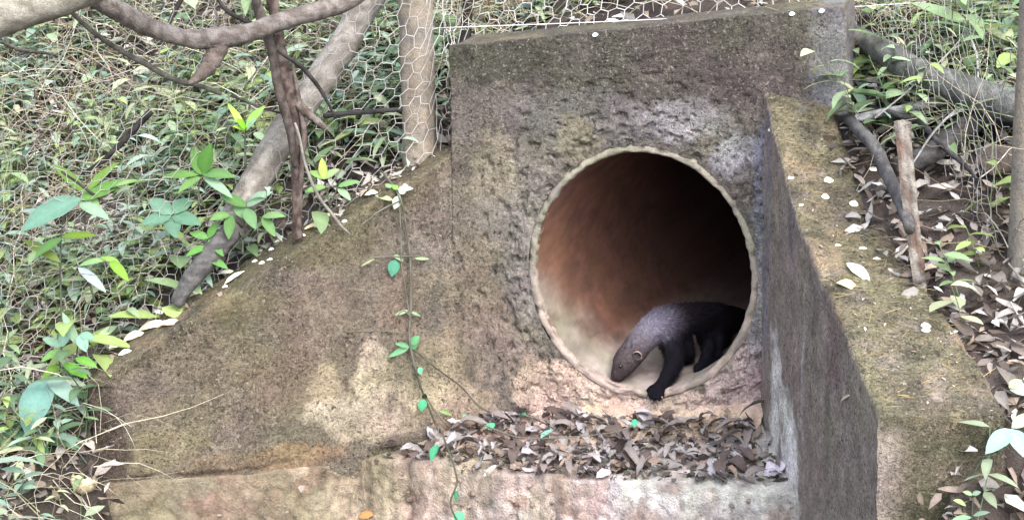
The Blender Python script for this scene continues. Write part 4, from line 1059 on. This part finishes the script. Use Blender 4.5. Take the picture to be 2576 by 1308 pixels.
hf_ = floor_pt(1770, 924, .014); hk_ = hf_ + V((.022, .03, .055))
ch([(T(1796, 812, .43), .052, BODY), (T(1778, 842, .38), .038, LEG), (T(1782, 868, .38), .026, LEG), (hk_, .0205, LEG), (hf_, .020, LEG), (hf_ + V((-.024, -.03, -.004)), .015, LEG)])
hf2 = floor_pt(1800, 905, .013); hk2 = hf2 + V((.02, .06, .05))
ch([(T(1812, 826, .50), .050, BODY), (T(1806, 860, .48), .036, LEG), (hk2, .021, LEG), (hf2, .017, LEG), (hf2 + V((-.02, -.03, -.003)), .012, LEG)])
print('tayra feet', [tuple(round(x, 2) for x in q) for q in (ff2, hf_, hf2)], 'paw', toe)
# cheeks and brow
HX = (spine[2][0] - spine[5][0]).normalized(); side = HX.cross(Z).normalized()
if side.dot(EYE - spine[4][0]) < 0: side = -side
upH = side.cross(HX).normalized(); upH = upH if upH.z > 0 else -upH
hc = spine[4][0]
ch([(hc + side * .014 - upH * .008, .030, HEADC), (hc + side * .014 - upH * .010 - HX * .02, .032, HEADC)])
ch([(hc - side * .014 - upH * .008, .030, HEADC), (hc - side * .014 - upH * .010 - HX * .02, .032, HEADC)])
bm = bmesh.new(); samples = []
for pts, sub in chains:
    P = catmull([p for p, r, c in pts], 5); rr = interp([r for p, r, c in pts], len(P)); nn_ = len(P)
    for i, p in enumerate(P):
        t = i / (nn_ - 1) * (len(pts) - 1); k = min(int(t), len(pts) - 2)
        samples.append((p, rr[i], pts[k][2].lerp(pts[k + 1][2], t - k)))
    # one closed tube with round ends per chain; they are fused into a single skin below
    for i in range(0, nn_):
        ico = bmesh.ops.create_icosphere(bm, subdivisions=3, radius=rr[i])
        bmesh.ops.translate(bm, verts=ico['verts'], vec=P[i])
me = bpy.data.meshes.new('tmp'); bm.to_mesh(me); bm.free()
tmp = bpy.data.objects.new('tmp', me); C.objects.link(tmp)
rm = tmp.modifiers.new('fuse', 'REMESH'); rm.mode = 'VOXEL'; rm.voxel_size = .0034; rm.use_smooth_shade = True
sm = tmp.modifiers.new('soft', 'SMOOTH'); sm.factor = .5; sm.iterations = 9
bpy.context.view_layer.update()
me2 = bpy.data.meshes.new_from_object(tmp.evaluated_get(bpy.context.evaluated_depsgraph_get())); bpy.data.objects.remove(tmp)
def body_col(p):
    W = 0; c = V((0, 0, 0))
    for q, r, k in samples:
        d = max(0, (p - q).length - r * .75) + .003; w_ = 1 / d ** 3; W += w_; c += k * w_
    c = c / W
    dn = (p - hc).dot(upH)
    return c * (1 + .18 * nz(p, 60))
vs = [v.co.copy() for v in me2.vertices]; cols = [body_col(p) for p in vs]
fs = [tuple(p.vertices) for p in me2.polygons]
tay = empty('tayra', toe); tag(tay, 'dark long bodied tayra with a grey neck stepping out of the pipe', 'animal')
body = obj('body', vs, fs, M_fur, None, cols); fpart(body, tay)
# fur: short hairs laid back along the body
mb = MB(); nrm = [v.normal.copy() for v in me2.vertices]
for _ in range(26000):
    i = random.randrange(len(vs)); p, n_ = vs[i], nrm[i]
    tail = AX * .8 - Z * .35 if (p - T(1660, 900, .1)).dot(AX) > -.05 and p.z > toe.z + .16 else (-HX * .9 if (p - hc).length < .12 else -Z)
    small = (p - hc).length < .09 or (p - toe).length < .09
    d = (n_ * .45 + tail * .8 + rdir(-1, 1) * .35).normalized(); L = uni(.006, .011) if small else uni(.009, .02)
    sd_ = d.cross(n_).normalized() * .001; q = p + d * L
    c = cols[i] * uni(.5, 2.2); mb.add([p - sd_, p + sd_, q], [(0, 1, 2)], c)  # hair tones spread wide at random to put a sheen into the colour
fpart(mb.build('fur', M_fur), tay)
BVT = BVHTree.FromPolygons(vs, fs)
def on_body(u, v):
    l, n_, i, d = BVT.ray_cast(EYE, ray(u, v).normalized()); return l
def mirror(q): return q - side * 2 * (q - hc).dot(side)
E1, Y1 = on_body(1604, 893), on_body(1561, 921)
for sg in (1, -1):         # round pale rimmed ears
    e = E1 if sg == 1 else mirror(E1); mb = MB(); rows = []; ax_ = (side * sg * .75 + HX * .35 + upH * .25).normalized(); e = e + ax_ * .002; ex = upH.cross(ax_).normalized(); ey = ax_.cross(ex)
    for (r, h) in ((.001, -.004), (.007, -.003), (.012, .002), (.0155, .006), (.017, .0075), (.0172, .0045), (.014, -.008)):
        rows.append([e + (ex * math.cos(2 * math.pi * k / 20) * .85 + ey * math.sin(2 * math.pi * k / 20)) * r + ax_ * h for k in range(21)])
    mb.grid(rows, lambda p: lin(150, 128, 120) if (p - e).length > .0135 and (p - e).dot(HX) < .004 else HEADC * (.55 if (p - e).length < .011 else .9)); fpart(mb.build('ear', M_fur), tay)
    mb = MB(); ec_ = Y1 if sg == 1 else mirror(Y1)
    rows = [[ec_ + V((math.cos(b) * math.sin(a), math.sin(b) * math.sin(a), math.cos(a))) * .0066 for b in [2 * math.pi * k / 12 for k in range(13)]] for a in [math.pi * j / 8 for j in range(9)]]
    mb.grid(rows, lambda p: lin(26, 20, 18)); fpart(mb.build('eye', M_eye), tay)
mb = MB(); nt_ = spine[0][0] + HX * .0105 + upH * .004
rows = [[nt_ + (side * math.cos(b) * math.sin(a) * 1.15 + upH * math.sin(b) * math.sin(a) * .8 + HX * math.cos(a) * .7) * .0088 for b in [2 * math.pi * k / 14 for k in range(15)]] for a in [math.pi * j / 8 for j in range(9)]]
mb.grid(rows, lambda p: lin(30, 24, 26)); fpart(mb.build('nose', M_eye), tay)
for p, d in claws:
    mb = MB(); tube(mb, [p, p + d * .007 - Z * .001, p + d * .012 - Z * .005], [.003, .0022, .0004], lin(150, 140, 130), 6); fpart(mb.build('claw', M_eye), tay)
